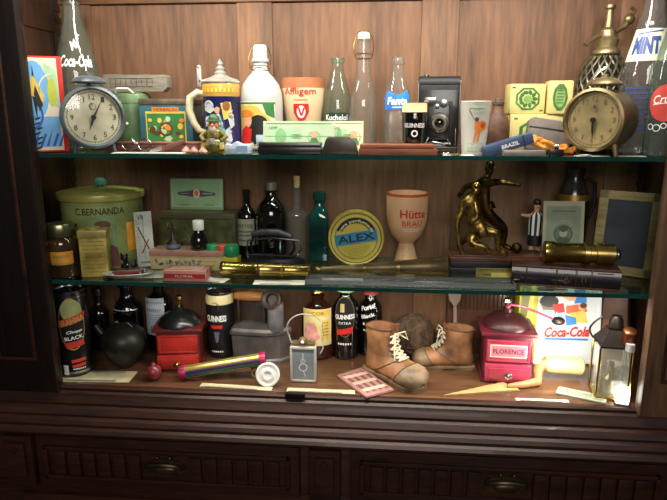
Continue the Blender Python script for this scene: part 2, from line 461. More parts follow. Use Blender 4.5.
# ================================================================== BUILDERS
def scale_prof(p, R, H): return [(r*R, z*H) for r, z in p]
BEER = [(0, .01), (.86, 0), (.97, .012), (1, .04), (1, .56), (.96, .62), (.80, .70), (.52, .79), (.43, .85), (.42, .955), (.47, .96), (.47, 1), (.36, 1), (.34, .97)]
SODA = [(0, .01), (.86, 0), (.98, .015), (1, .05), (1, .48), (.93, .56), (.74, .68), (.52, .80), (.40, .90), (.38, .94), (.48, .95), (.48, 1), (.36, 1), (.34, .96)]
WINE = [(0, .01), (.86, 0), (.98, .012), (1, .03), (1, .58), (.95, .64), (.70, .71), (.42, .76), (.36, .80), (.34, .94), (.42, .945), (.42, 1), (.30, 1), (.3, .96)]
def bottle(name, label, x, y, zs, R, H, prof, m, cap=None, capk='crown', group=None, rz=0, cat='bottle', seg=36, sq=None):
    t = thing(name, label, cat, (x, y, zs+.0005), rz, group)
    P = scale_prof(prof, R, H); g = G()
    if sq: # square-shouldered section
        g.lathe(P, seg, flute=lambda a, z: (1 if z > H*.72 else min(1.0/max(abs(math.cos(a)), abs(math.sin(a))), 1.28)*.86))
    else: g.lathe(P, seg)
    obj('body', g, m, t)
    rt = max(r for r, z in P if z > H*.97)
    if cap:
        c = G()
        if capk == 'crown':
            c.lathe([(0, H+.006), (rt*.9, H+.006), (rt*1.15, H+.002), (rt*1.32, H-.006), (rt*1.2, H-.006)], 28, flute=lambda a, z: 1+(.04*math.cos(14*a) if z < H else 0))
            obj('crown_cap', c, cap, t)
        elif capk == 'screw':
            c.lathe([(0, H+.004), (rt*1.1, H+.004), (rt*1.18, H), (rt*1.2, H-.014), (rt*1.02, H-.016)], 32, flute=lambda a, z: 1+.02*math.cos(20*a))
            obj('screw_cap', c, cap, t)
        elif capk == 'cork':
            c.lathe([(0, H+.008), (rt*.72, H+.008), (rt*.78, H+.006), (rt*.66, H-.02), (0, H-.02)], 20); obj('cork', c, cap, t)
        elif capk == 'swing':
            c.lathe([(0, H+.014), (rt*.78, H+.014), (rt*.9, H+.010), (rt*.9, H+.001), (rt*.6, H-.002), (0, H-.002)], 24); st = obj('stopper', c, cap, t)
            wr = G()
            for s_ in (-1, 1):
                wr.tube([(0, 0, H+.0165), (s_*rt*.6, 0, H+.0165), (s_*rt*1.15, -.001, H+.008), (s_*rt*1.55, -.003, H-.012), (s_*rt*1.35, -.004, H-.034), (s_*rt*1.0, 0, H-.040)], .0009, 6)
            wr.tube([(rt*1.08*math.cos(a), rt*1.08*math.sin(a), H-.040) for a in [2*PI*i/20 for i in range(20)]], .0009, 6, closed=True)
            wr.tube([(-rt*1.35, -.004, H-.034), (-rt*.8, -rt*1.2, H-.030), (rt*.8, -rt*1.2, H-.030), (rt*1.35, -.004, H-.034)], .0009, 6)
            obj('wire_bail', wr, BRASS, t)
    return t, rfun(P)
def clock(label, x, y, zs, R, dep, rz, case, face, hands, aged, tiltx=0):
    t = thing('alarm_clock', label, 'clock', (x, y, zs), rz)
    zc = R+.008; M = T(0, 0, zc) @ FRONT      # lathe axis points to -Y
    g = G(); h = dep/2
    g.lathe([(0, -h), (R*.86, -h), (R*.95, -h+.006), (R*.96, -h+.012), (R*.95, h-.014), (R*.99, h-.010), (R, h-.004), (R*.98, h), (R*.90, h+.002), (R*.86, h-.004), (R*.86, h-.010), (0, h-.010)], 48, M)
    obj('case', g, case, t)
    g = G(); g.lathe([(0, h-.0095), (R*.855, h-.0095), (R*.855, h-.0065), (0, h-.0065)], 40, M); f = obj('dial', g, face, t)
    d = D(); fr = R*.84
    for i in range(60):
        a = 2*PI*i/60; d.rect(fr*.95*math.sin(a), fr*.95*math.cos(a), .0012 if i % 5 == 0 else .0006, fr*.06, 0, 1, -a)
    for i in range(1, 13):
        a = 2*PI*i/12; d.text(str(i), fr*.76*math.sin(a), fr*.76*math.cos(a), fr*(.12 if i < 10 else .2), fr*.2, 0, 1, 0)
    d.ring(0, fr*.40, fr*.11, fr*.125, 0, 1); d.ring(0, 0, fr*.92, fr*.935, 0, 1, n=40)
    decal('numerals', d, aged, f, M=T(0, -h+.0065, zc))
    g = G()
    def hand(a, l, wd, lv):
        c, s_ = math.sin(a), math.cos(a)
        pts = [(-.1*l*c-wd*s_, -.1*l*s_+wd*c), (.55*l*c-wd*.8*s_, .55*l*s_+wd*.8*c), (l*c, l*s_), (.55*l*c+wd*.8*s_, .55*l*s_-wd*.8*c), (-.1*l*c+wd*s_, -.1*l*s_-wd*c)]
        g.prism(pts, -h+.0030-lv, -h+.0040-lv, T(0, 0, zc))
    hand(hands[0], fr*.50, .0022, 0); hand(hands[1], fr*.74, .0016, .0012)
    g.lathe([(0, 0), (.005, 0), (.005, .0035), (0, .0035)], 16, T(0, -h+.0045, zc) @ FRONT)
    hand2 = hands[2]; g.prism([(-.0006, fr*.40), (.0006, fr*.40), (.0006+.008*math.sin(hand2), fr*.40+.008), (-.0006+.008*math.sin(hand2), fr*.40+.008)], -h+.003, -h+.0045, T(0, 0, zc))
    obj('hands', g, INKK, t)
    g = G(); g.lathe([(R*.86, h-.003), (R*.6, h+.0005), (R*.3, h+.002), (0, h+.0025)], 40, M); obj('crystal', g, LENS, t)
    # bell with its post
    g = G(); zt = zc+R*.97
    g.lathe([(0, zt-.004), (.004, zt-.004), (.004, zt+.010), (0, zt+.010)], 12)
    obj('bell_post', g, case, t)
    g = G(); b = zt+.006
    g.lathe([(R*.53, b), (R*.54, b+.003), (R*.46, b+.009), (R*.28, b+.014), (.006, b+.016), (.006, b+.020), (0, b+.022)], 32)
    g.lathe([(R*.53, b), (R*.40, b+.003), (.004, b+.008), (0, b+.008)], 32)
    obj('bell', g, case, t)
    for s_ in (-1, 1):
        g = G(); g.tube([(s_*R*.55, -h*.2, zc-R*.76), (s_*R*.62, -h*.2, .0)], [.006, .004], 10)
        obj('foot', g, case, t)
    return t
def pane_box(name, label, cat, loc, sx, sy, sz, m, rz=0, bev=.001, rot=None, group=None):
    t = thing(name, label, cat, loc, rz, group, rot); g = G(); g.box(0, 0, sz/2, sx, sy, sz, bev); obj('body', g, m, t); return t

# ================================================================== TOP SHELF
# picture box leaning on the left wall
X, W, H = fit(28, 70, 52, T0, .03)
t = thing('picture_tin', 'thin red-edged tin with a bird picture on light blue, leaning beside the blue clock', 'tin', (un(47,150,1,.03).x-.002, .030, T0+.001), math.radians(32))
w_, h_ = .092, .195
g = G(); g.box(0, 0, h_/2, w_, .012, h_, .003); obj('body', g, mat('red_tin_rim', (196, 44, 34), .4, 0, .15, 30, coat=.3), t)
d = D(); c = h_/2
d.rect(0, c, w_-.008, h_-.008, 0, 0); d.ell(-.010, c+.030, .030, .058, 1, 1); d.rect(0, c-.055, w_-.016, .062, 1, 1)
d.poly([(.012, c+.085), (.040, c+.07), (.042, c-.01), (.022, c+.01)], 5, 1); d.ell(.026, c+.025, .010, .028, 4, 2)
d.poly([(-.012, c+.08), (-.006, c+.02), (-.012, c-.03), (-.018, c+.02)], 3, 2)
d.poly([(-.030, c+.045), (-.012, c+.058), (.008, c+.02), (.006, c+.004), (-.014, c+.016), (-.024, c+.02)], 2, 3)
d.poly([(-.010, c+.04), (.004, c+.0), (-.004, c-.012), (-.014, c+.02)], 3, 4)
for i in range(7): d.rect(-.010+random.uniform(-.004, .004), c-.028-i*.010, .012, .0035, 3, 2, .3)
for i in range(6): d.poly([(-.040+i*.014, c-.085), (-.034+i*.014, c-.085), (-.022+i*.014, c-.060+.012*(i % 2)), (-.027+i*.014, c-.058)], 6, 2)
d.ring(-.03, c-.02, .028, .033, 6, 2, -1.2, .9); d.ring(.03, c+.03, .030, .033, 0, 3, 1.6, 3.6)
decal('picture', d, [mat('tin_cream', (226, 214, 186), .35, 0, .1, 30), SKY, YEL, INKK, mat('lime', (190, 200, 60), .4), LGREEN, INKB], t, M=T(0, -.006, 0)@Matrix.Diagonal((.85,1,1,1)), label='bird picture in blue, yellow and black')

# big cola bottle behind the clock
COLA = [(0, .01), (.86, 0), (.97, .01), (1, .04), (.93, .16), (.90, .22), (.98, .34), (1.0, .42), (.94, .52), (.80, .62), (.60, .73), (.42, .84), (.36, .92), (.35, .955), (.44, .96), (.44, 1), (.34, 1), (.32, .97)]
t, rf = bottle('cola_bottle', 'large clear fluted soda bottle with white script lettering behind the blue clock', un(78, 90, 1, .15).x, .155, T0, .049, .335, COLA, GREENG, mat('pale_cap', (190, 198, 110), .4), 'crown', rz=.45)
d = D(); d.text('Coca-Cola', .0, .192, .070, .026, 0, 1, 0, .35, .03); d.text('Mr', .0, .228, .026, .020, 0, 1, .5, .3, .02); d.rect(.012, .246, .010, .002, 0, 1, .4)
decal('lettering', d, INKW, t, R=rf, base=.0006, cyc=.19)
BLUECASE = mat('blue_grey_enamel', (98, 108, 114), .38, .3, .3, 20, coat=.2)
CAP1 = clock('small blue-grey enamel alarm clock with bell on top, left end of top shelf', un(92, 118, 1, .05).x, .050, T0, .065, .056, math.radians(34), BLUECASE, mat('aged_dial', (196, 192, 166), .5, 0, .2, 18), (math.radians(200), math.radians(28), -.4), mat('worn_black', (60, 54, 44), .5, 0, .3, 60))
# green tin
X, W, H = fit(110, 148, 88, T0, .205)
t = thing('round_tin', 'round green tin with white wire handle carrying a grey wooden bar', 'tin', (X+.004, .218, T0)); r = W/2*.94
g = G(); g.lathe([(0, 0), (r*.98, 0), (r, .002), (r, H-.030), (r*.98, H-.028), (0, H-.028)], 40); obj('body', g, mat('green_tin_paint', (84, 110, 72), .4, .2, .25, 22), t)
g = G(); g.lathe([(r*1.03, H-.034), (r*1.04, H-.020), (r*1.0, H-.014), (r*.8, H-.010), (0, H-.009)], 40); obj('lid', g, mat('green_tin_lid', (104, 130, 90), .4, .2, .2, 22), t)
g = G(); g.tube([(-.020, -r*.9, H-.010), (-.014, -r*1.0, H-.002), (.012, -r*1.0, H-.002), (.022, -r*.9, H-.012)], .0022, 8); obj('wire_handle', g, WHITE, t)
d = D(); d.ell(.004, H*.42, .003, .003, 0); decal('lid_rivet', d, WHITE, t, R=r)
GT = (X, .205, T0+H-.009)
# wooden bar on the tin
X, W, H = fit(102, 168, 75, T0, .20)
t = thing('wooden_bar', 'grey weathered wooden bar with carved marks resting on the round green tin', 'block', (X+.004, .214, GT[2]), math.radians(-4), rot=(0, 0, math.radians(-4)))
g = G(); g.prism([(-W/2, 0), (W/2-.012, 0), (W/2, .010), (W/2, .034), (W/2-.006, .038), (-W/2, .040)], -.014, .014, bev=.0015)
obj('body', g, wood('grey_wood', (96, 90, 78), (150, 142, 124), 'x', .7, 0, 30), t)
d = D()
for i in range(9): d.rect(-.060+i*.013, .022, .0015, .016 if i % 2 else .009, 0)
for v in (.012, .030): d.rect(-.01, v, .11, .001, 0)
decal('incised_marks', d, mat('dark_incision', (66, 62, 54), .8), t, M=T(0, -.014, 0))
# tea tin
X, W, H = fit(144, 196, 99, T0, .205)
TEAL = mat('teal_tin', (58, 106, 118), .35, .2, .2, 30, coat=.2)
t = thing('tea_tin', 'rectangular teal tin with yellow flower panel and hinged lid behind the flat objects', 'tin', (X+.007, .205, T0))
g = G(); g.box(0, 0, (H-.014)/2, W*.98, .085, H-.014, .003); obj('body', g, TEAL, t)
g = G(); g.box(0, 0, H-.007, W, .088, .014, .004); obj('lid', g, mat('rust_lid', (112, 100, 84), .5, .4, .3, 40), t)
d = D(); d.rect(0, H*.42, W*.74, H*.66, 0, 0); d.rect(0, H*.42, W*.70, H*.58, 1, 1)
for i in range(22): d.ell(random.uniform(-W*.3, W*.3), H*.42+random.uniform(-H*.24, H*.24), random.uniform(.004, .011), random.uniform(.003, .008), random.choice([0, 0, 2, 3, 4]), 2+i % 3, 8)
d.rect(0, H*.79, W*.5, H*.09, 2, 1); d.text('HERBALIN', 0, H*.79, W*.42, H*.06, 3, 2)
d.ring(0, H*.40, .012, .016, 3, 5)
decal('printed_panel', d, [YEL, INKG, ORA, BRN, LGREEN], t, M=T(0, -.0425, 0))

# beer stein
X, W, H = fit(204, 240, 83, T0, .15); r = W/2
t = thing('beer_stein', 'blue lidded beer stein with white reliefs and pewter lid', 'stein', (X, .15, T0))
P = [(0, 0), (r*.98, 0), (r*1.04, .004), (r*1.04, .010), (r*.98, .014), (r*.97, H*.80), (r, H*.82), (r, H*.97), (r*.96, H), (0, H)]
g = G(); g.lathe(P, 44, mis=[0, 1, 1, 1, 0, 1, 1, 1, 1]); obj('body', g, [NAVY, mat('ochre_glaze', (206, 156, 66), .35, 0, .2, 30, coat=.3)], t)
g = G(); g.lathe([(r*1.02, H), (r*1.03, H+.003), (r*.9, H+.007), (r*.5, H+.013), (r*.28, H+.018), (r*.34, H+.022), (r*.2, H+.026), (r*.27, H+.031), (r*.12, H+.036), (r*.17, H+.041), (0, H+.053)], 32)
obj('lid', g, PEWTER, t)
g = G(); g.box(-r*1.16, 0, H+.012, .010, .008, .040, .002); g.ball((-r*1.16, 0, H+.034), .005); g.box(-r*.95, 0, H+.004, .02, .008, .006, .001); obj('thumb_lift', g, PEWTER, t)
g = G(); g.tube([(-r*.95, -.004, H*.84), (-r*1.25, -.006, H*.86), (-r*1.66, -.01, H*.78), (-r*1.72, -.012, H*.60), (-r*1.52, -.012, H*.42), (-r*1.25, -.01, H*.30), (-r*.92, -.006, H*.26)], [.007, .0085, .009, .0085, .008, .007, .006], 12)
obj('handle', g, mat('cream_glaze', (206, 198, 160), .35, 0, .15, 20, coat=.4), t)
d = D()
for P_ in ([(-.030, H*.70), (-.012, H*.73), (-.004, H*.60), (-.016, H*.55), (-.032, H*.6)], [(-.006, H*.52), (.004, H*.56), (.012, H*.40), (.006, H*.16), (-.006, H*.18), (-.002, H*.38)],
           [(.016, H*.30), (.026, H*.36), (.032, H*.16), (.020, H*.06), (.012, H*.14)], [(-.032, H*.48), (-.02, H*.52), (-.014, H*.34), (-.028, H*.30)]): d.poly(P_, 0, 1)
d.poly([(.008, H*.70), (.030, H*.72), (.034, H*.50), (.014, H*.46)], 1, 1); d.ell(.020, H*.66, .008, .010, 2, 2); d.ell(.001, H*.60, .006, .007, 3, 2); d.poly([(-.002, H*.54), (.008, H*.5), (.010, H*.3), (.0, H*.3)], 4, 2)
d.poly([(-.034, H*.34), (-.018, H*.40), (-.010, H*.22), (-.016, H*.05), (-.034, H*.06)], 5, 1); d.poly([(.022, H*.52), (.036, H*.54), (.038, H*.38), (.028, H*.32)], 0, 1)
d.ring(.004, H*.26, .010, .014, 4, 3, -1.5, 1.6, 12); d.ring(-.018, H*.66, .008, .012, 0, 3, 0, 3.2, 12); d.ring(.026, H*.22, .008, .012, 0, 4, 1.2, 4.8, 12); d.ring(.0, H*.44, .006, .009, 0, 4, 2, 5.6, 12)
for i in range(12): d.ell(random.uniform(-.032, .034), random.uniform(H*.08, H*.74), random.uniform(.0015, .003), random.uniform(.003, .007), random.choice([0, 5, 5, 4]), 5, 8, random.uniform(0, 3))
for i in range(9): d.rect(-.036+i*.009, H*.89, .005, H*.06, 1, 1)
decal('relief', d, [mat('relief_white', (200, 206, 206), .35, coat=.3), YEL, mat('hat_brown', (140, 90, 50), .4), SKIN, mat('relief_cyan', (110, 176, 190), .35, coat=.3), mat('relief_black', (20, 22, 30), .35, coat=.3)], t, R=r*.975, base=.0012, step=.0006)

# gnome figurine
X, W, H = fit(201, 229, 116, T0, .068)
def figurine():
    t = thing('gnome_figurine', 'little painted gnome figurine in green and ochre sitting before the stein', 'figurine', (X, .068, T0), 0)
    g = G(); g.ball((0, 0, .016), .026, .017, .016); g.ball((0, 0, .036), .018, .014, .018)
    for s_ in (-1, 1):
        g.tube([(s_*.014, -.004, .044), (s_*.026, -.008, .032), (s_*.018, -.016, .024)], [.006, .006, .0045], 10)
        g.tube([(s_*.010, -.006, .014), (s_*.020, -.016, .016), (s_*.021, -.020, .006)], [.007, .007, .006], 10)
    obj('body', g, mat('ochre_green', (128, 116, 52), .35, 0, .5, 60, coat=.3), t)
    g = G(); g.ball((0, -.003, .058), .0115, .011, .012); g.ball((0, -.015, .057), .003); g.ball((-.011, -.003, .057), .003); g.ball((.011, -.003, .057), .003)
    h = obj('head', g, mat('ruddy_face', (216, 130, 84), .4, 0, .15, 40, coat=.3), t)
    g = G()
    for s_ in (-1, 1): g.ball((s_*.004, -.0135, .0605), .0014)
    obj('eyes', g, INKK, h)
    g = G(); g.lathe([(.0165, .064), (.0165, .066), (.012, .068), (.011, .074), (.006, .079), (0, .080)], 24); obj('hat', g, mat('hat_green', (64, 96, 60), .4, 0, .3, 60), t)
    g = G(); g.ball((0, -.012, .047), .008, .005, .008); obj('beard', g, mat('beard_grey', (170, 160, 140), .6, 0, .2, 80, bump=.3), t)
    g = G(); g.lathe([(0, 0), (.007, 0), (.008, .006), (.007, .012), (0, .012)], 14, T(0, -.024, .018)); obj('mug', g, mat('grey_mug', (150, 146, 130), .3, .2), t)
figurine()

# ceramic swing-top bottle
X, W, H = fit(242, 285, 46, T0, .20); r = W/2
CER = [(0, .01), (.90, 0), (.98, .012), (1, .04), (1, .50), (.97, .58), (.86, .665), (.62, .74), (.40, .79), (.34, .83), (.32, .89), (.40, .90), (.40, .93), (.34, .94), (.34, 1), (.24, 1), (.22, .98)]
t, rf = bottle('ceramic_bottle', 'white ceramic swing-top bottle with colourful label', X-.002, .178, T0, r*.98, H-.015, CER, mat('white_glaze', (184, 187, 184), .22, 0, .04, 10, coat=.5), WHITE, 'swing')
d = D(); d.rect(-.002, .056, .088, .100, 0, 0); d.poly([(-.046, .104), (.042, .104), (.042, .100), (-.046, .100)], 1, 1)
d.ell(-.014, .062, .032, .036, 2, 1); d.poly([(-.046, .098), (.0, .096), (.034, .06), (.042, .03), (.042, .02), (.026, .05), (.0, .08), (-.044, .08)], 2, 2)
d.ell(.002, .045, .026, .032, 4, 3); d.ell(-.024, .065, .012, .016, 5, 4); d.poly([(-.044, .012), (-.016, .012), (-.012, .046), (-.026, .054), (-.040, .044)], 6, 5)
d.ell(-.025, .080, .016, .008, 7, 5); d.poly([(.012, .1), (.038, .1), (.04, .07), (.02, .078)], 1, 3); d.rect(.012, .022, .030, .024, 3, 4); d.text('KEIZ', -.004, .014, .026, .010, 4, 6)
decal('label', d, [CREAM, INKG, YEL, mat('pale_blue', (180, 200, 206), .5), INKK, SKIN, INKR, ORA], t, R=r)

# goblet mug with crest
X, W, H = fit(281, 324, 78, T0, .20); r = W/2
t = thing('beer_mug', 'cream earthenware beer mug with red lettering and crest beside the ceramic bottle', 'mug', (X, .215, T0))
P = [(0, .0), (r*.62, 0), (r*.66, .004), (r*.60, .012), (r*.66, .03), (r*.84, H*.42), (r*.95, H*.66), (r, H*.86), (r, H), (r*.94, H), (r*.92, H*.8), (0, H*.7)]
g = G(); g.lathe(P, 44, mis=[0]*7+[1]*4); obj('body', g, [mat('cream_stoneware', (226, 198, 156), .35, 0, .06, 20, coat=.3), mat('terracotta_rim', (176, 110, 70), .5, 0, .1)], t)
d = D(); d.text('Affligem', -.002, H*.80, .072, .020, 0, 1, 0, 0, .01); d.rect(0, H*.695, .03, .0012, 0)
d.poly([(-.016, H*.64), (.018, H*.64), (.019, H*.52), (.010, H*.42), (.001, H*.385), (-.008, H*.42), (-.017, H*.52)], 0, 1)
d.ell(.001, H*.53, .010, .014, 1, 2); d.rect(-.002, H*.54, .004, .02, 0, 3, .3); d.rect(.005, H*.53, .004, .018, 0, 3, -.3)
decal('crest', d, [INKR, INKW], t, R=rfun(P[:8]), base=.0006, cyc=H*.6)

# small clear bottle with white lettering
X, W, H = fit(323, 352, 58, T0, .21); r = W/2
t, rf = bottle('soda_bottle', 'small green-tinted glass bottle with white word on dark band, right of the cream mug', X, .215, T0, r, H, SODA, GREENG)
d = D(); d.rect(0, .071, .058, .021, 1, 0); d.text('Kuchelol', 0, .071, .052, .013, 0, 2, 0, 0, .02)
decal('lettering', d, [INKW, mat('dark_green_band', (28, 56, 42), .4)], t, R=rf, cyc=.07)
# tall clear swing-top
X, W, H = fit(350, 378, 34, T0, .185); r = W/2
TALL = [(0, .01), (.88, 0), (.98, .01), (1, .03), (1, .40), (.93, .48), (.70, .58), (.52, .68), (.44, .78), (.42, .86), (.56, .87), (.56, .89), (.46, .90), (.46, 1), (.34, 1), (.32, .98)]
bottle('swing_top_bottle', 'tall clear glass swing-top bottle, tallest in the middle of the top shelf', X, .165, T0, r, H-.014, TALL, CLEAR, CREAM, 'swing')
# orange-soda bottle with blue label
X, W, H = fit(384, 411, 58, T0, .14); r = W/2
FAN = [(0, .01), (.88, 0), (.98, .015), (1, .04)]
z = .05
while z < .44: FAN += [(1, z), (.955, z+.012), (1, z+.024)]; z += .028
FAN += [(1, .48), (.97, .60), (.86, .66), (.60, .76), (.44, .86), (.40, .92), (.52, .93), (.52, .955), (.46, .96), (.46, 1), (.36, 1), (.34, .97)]
t, rf = bottle('ribbed_soda_bottle', 'clear ribbed soda bottle with a bright blue and white neck label', X, .135, T0, r, H, FAN, CLEAR)
d = D(); d.poly([(-.030, .088), (.030, .088), (.031, .112), (.026, .128), (0, .118), (-.026, .128), (-.031, .112)], 0, 1); d.text('Fanta', 0, .106, .044, .016, 1, 3, 0, .1, .04)
d.rect(.004, .093, .03, .002, 1, 2)
decal('label', d, [mat('bright_blue', (44, 122, 206), .4), INKW], t, R=rf, cyc=.1)
# little stout glass
X, W, H = fit(402, 427, 103, T0, .085); r = W/2
t = thing('stout_glass', 'small black stout-filled glass with cream top, in front of the folding camera', 'glass', (X-.001, .085, T0))
P = [(0, 0), (r*.84, 0), (r*.86, .004), (r*.88, H*.2), (r*.98, H*.6), (r, H*.82), (r*.98, H*.83), (r*.98, H), (r*.9, H), (0, H-.002)]
g = G(); g.lathe(P, 40, mis=[1, 1, 1, 0, 0, 2, 2, 2, 2]); obj('body', g, [BLACKG, mat('brown_base', (150, 128, 92), .3, 0, .1), mat('stout_foam', (232, 214, 160), .4, 0, .06)], t)
d = D(); d.text('GUINNESS', 0, H*.56, .044, .009, 0, 1, 0, 0, .02); d.ring(0, H*.70, .004, .0055, 1, 1, -.6, 2.2); d.ring(0, H*.40, .004, .007, 0, 1)
decal('lettering', d, [INKW, GOLD], t, R=rfun(P[:8]), cyc=H*.5)

# folding camera
X, W, H = fit(417, 461, 76, T0, .17)
t = thing('folding_camera', 'old black folding bellows camera with round lens standing open', 'camera', (X, .180, T0), math.radians(-4))
g = G(); g.box(0, 0, (H-.020)/2+.003, W*.92, .030, H-.022, .004)
g.lathe([(0, -W*.47), (.014, -W*.47), (.015, -W*.46), (.015, W*.46), (.014, W*.47), (0, W*.47)], 24, T(0, 0, H-.015) @ Ry(PI/2))
obj('body', g, BLACKM, t)
g = G()
for s_ in (-1, 1): g.box(s_*W*.47, -.001, H*.45, .003, .034, H*.9, .001); g.lathe([(0, 0), (.010, 0), (.010, .003), (0, .003)], 20, T(s_*(W*.47+.0015)-(.003 if s_ > 0 else 0), 0, H-.015) @ Ry(PI/2))
obj('metal_edge', g, mat('nickel_edge', (120, 110, 100), .35, .9, .2), t)
g = G(); g.box(0, -.0155, H*.45, W*.84, .002, H*.74, .001); obj('front_frame', g, BLACK, t)
g = G()
for i in range(8):
    k = 1-.055*i; g.box(0, -.019-.005*i, H*.40, W*.66*k*(1 if i % 2 else .93), .0045, H*.56*k*(1 if i % 2 else .93), .001)
obj('bellows', g, BLACKM, t)
g = G(); g.box(0, -.058, H*.39, W*.50, .004, H*.46, .003); b = obj('lens_board', g, BLACK, t)
g = G(); M = T(.002, -.060, H*.38) @ FRONT
g.lathe([(0, 0), (.021, 0), (.022, .003), (.020, .008), (.016, .009), (.015, .013), (.011, .013), (.010, .009), (0, .009)], 32, M, flute=lambda a, z: 1+(.03*math.cos(12*a) if z < .006 else 0)); ls = obj('lens', g, mat('lens_ring', (128, 124, 112), .3, 1, .3, 60), b)
g = G(); g.lathe([(0, .0095), (.0095, .0095), (.005, .0115), (0, .012)], 24, M); obj('lens_element', g, BLACKG, b)
g = G(); g.lathe([(0, 0), (.009, 0), (.009, .005), (.006, .006), (0, .006)], 20, T(.010, -.060, H*.64) @ FRONT); g.box(-.018, -.062, H*.68, .026, .006, .012, .002); g.box(-.004, -.062, H*.60, .01, .006, .01, .002); obj('viewfinder', g, STEEL, b)
g = G(); g.box(0, -.060, .011, W*.84, .090, .004, .001); g.box(-W*.36, -.060, .005, .004, .08, .010); g.box(W*.36, -.060, .005, .004, .08, .010); bd = obj('bed', g, BLACK, t)
g = G()
for s_ in (-1, 1): g.tube([(s_*.018, -.060, .03), (s_*.026, -.075, .018), (s_*.014, -.088, .016)], .002, 6); g.tube([(s_*W*.40, -.016, H*.30), (s_*W*.38, -.085, .014)], .0015, 6)
g.tube([(-.024, -.082, .017), (-.01, -.094, .022), (.014, -.094, .018), (.024, -.082, .017)], .0025, 6); g.box(0, -.07, .017, .05, .012, .006, .001)
obj('struts', g, STEEL, t)
g = G(); g.lathe([(0, 0), (.006, 0), (.006, .003), (.003, .004), (0, .004)], 16, T(-W*.3, 0, H) ); obj('winding_knob', g, STEEL, t)

# enamel beaker
X, W, H = fit(459, 490, 101, T0, .075); r = W/2
t = thing('beaker', 'white tapered beaker with an orange dancing figure, right of the camera', 'cup', (X, .078, T0))
P = [(0, 0), (r*.76, 0), (r*.78, .003), (r*.80, H*.16), (r*.98, H*.97), (r, H*.99), (r*.97, H), (r*.93, H*.97), (r*.76, .01), (0, .01)]
g = G(); g.lathe(P, 40); obj('body', g, mat('beaker_white', (204, 202, 190), .35, 0, .04, 20, coat=.2), t)
d = D(); v = H
d.ell(.002, v*.52, .006, .012, 0, 1); d.ell(.012, v*.54, .010, .010, 0, 1); d.ell(.0, v*.66, .004, .004, 2, 2)
d.poly([(-.002, v*.60), (.0, v*.56), (-.014, v*.84), (-.0155, v*.83)], 2, 1)
d.poly([(-.002, v*.46), (.004, v*.46), (-.003, v*.22), (-.006, v*.22)], 0, 1); d.poly([(.004, v*.47), (.010, v*.46), (.006, v*.24), (.003, v*.24)], 0, 1)
d.ell(.013, v*.55, .005, .005, 1, 2); d.rect(0, v*.20, .036, .001, 3, 1); d.rect(0, v*.10, .036, .008, 3, 1); d.text('VLAIAMSTAI', .006, v*.80, .028, .006, 3, 1); d.rect(0, v*.89, .030, .005, 4, 1)
decal('picture', d, [ORA, mat('rust_red', (190, 80, 40), .5), BRN, mat('pale_grey_green', (170, 186, 160), .5), LGREEN], t, R=rfun(P[:7]), cyc=H*.5)
# leaning leather-brown flask behind the knife
X, W, H = fit(486, 507, 97, T0, .16)
t = thing('leather_bottle', 'dull brown leather-covered bottle standing dimly between beaker and soap', 'bottle', (X, .155, T0))
g = G(); g.lathe([(0, 0), (.026, 0), (.028, .004), (.027, .055), (.022, .072), (.013, .082), (.011, .098), (.013, .099), (.013, .104), (0, .104)], 28); obj('body', g, mat('old_leather', (92, 60, 42), .6, 0, .35, 40, bump=.3), t)
g = G(); g.lathe([(0, .1045), (.008, .1045), (.008, .112), (0, .114)], 16); obj('stopper', g, mat('grey_stopper', (110, 104, 96), .5, .4), t)

# soap boxes
SOAPY = mat('soap_yellow', (214, 198, 126), .5, 0, .1, 30); SG = mat('soap_green', (70, 116, 52), .5, 0, .3, 60)
def soap(label, x, y, z, w_, h_, dp, rz, kind):
    t = thing('soap_box', label, 'box', (x, y, z), rz, 'yellow wrapped soap boxes')
    g = G(); g.box(0, 0, h_/2, w_, dp, h_, .004); obj('wrapper', g, SOAPY, t)
    d = D(); c = h_/2
    if kind == 0:
        d.poly([(w_*.36*math.cos(a), c+h_*.40*math.sin(a)) for a in [PI/4*i+PI/8 for i in range(8)]], 0, 0); d.poly([(w_*.30*math.cos(a), c+h_*.33*math.sin(a)) for a in [PI/4*i+PI/8 for i in range(8)]], 1, 1)
        for i in range(10): d.ell(w_*.2*math.cos(i*.63), c+h_*.22*math.sin(i*.63), .006, .004, 0, 2, 8, i)
        d.ell(0, c, w_*.12, h_*.12, 2, 3); d.rect(-w_*.4, c+h_*.38, .008, .003, 0); d.rect(w_*.4, c-h_*.38, .008, .003, 0)
    else:
        d.ell(0, c, w_*.30, h_*.42, 0, 0, 10); d.ell(0, c, w_*.20, h_*.30, 2, 1); d.ell(0, c+h_*.3, w_*.16, h_*.08, 0, 2)
        for i in range(5): d.rect(0, c-h_*.16+i*h_*.09, w_*.26, h_*.03, 0, 3)
    decal('print', d, [SG, mat('soap_light', (206, 212, 130), .5), mat('soap_mid', (130, 170, 90), .5, 0, .2, 40)], t, M=T(0, -dp/2, 0))
    return t
X, W, H = fit(507, 572, 114, T0, .185); hb = H
soap('yellow soap box lying lowest, half hidden behind the grey pouch', X-.006, .200, T0, W-.012, hb, .060, 0, 0)
X1, W1, H1 = fit(507, 544, 84, T0, .19)
soap('yellow soap box with octagonal green print, upper left of the stack', X1-.002, .200, T0+hb, W1-.003, H1-hb, .050, math.radians(3), 0)
X2, W2, H2 = fit(543, 572, 81, T0, .19)
soap('yellow soap box with dark green oval print, upper right of the stack', X2-.001, .190, T0+hb, W2-.010, H2-hb, .050, math.radians(-5), 1)
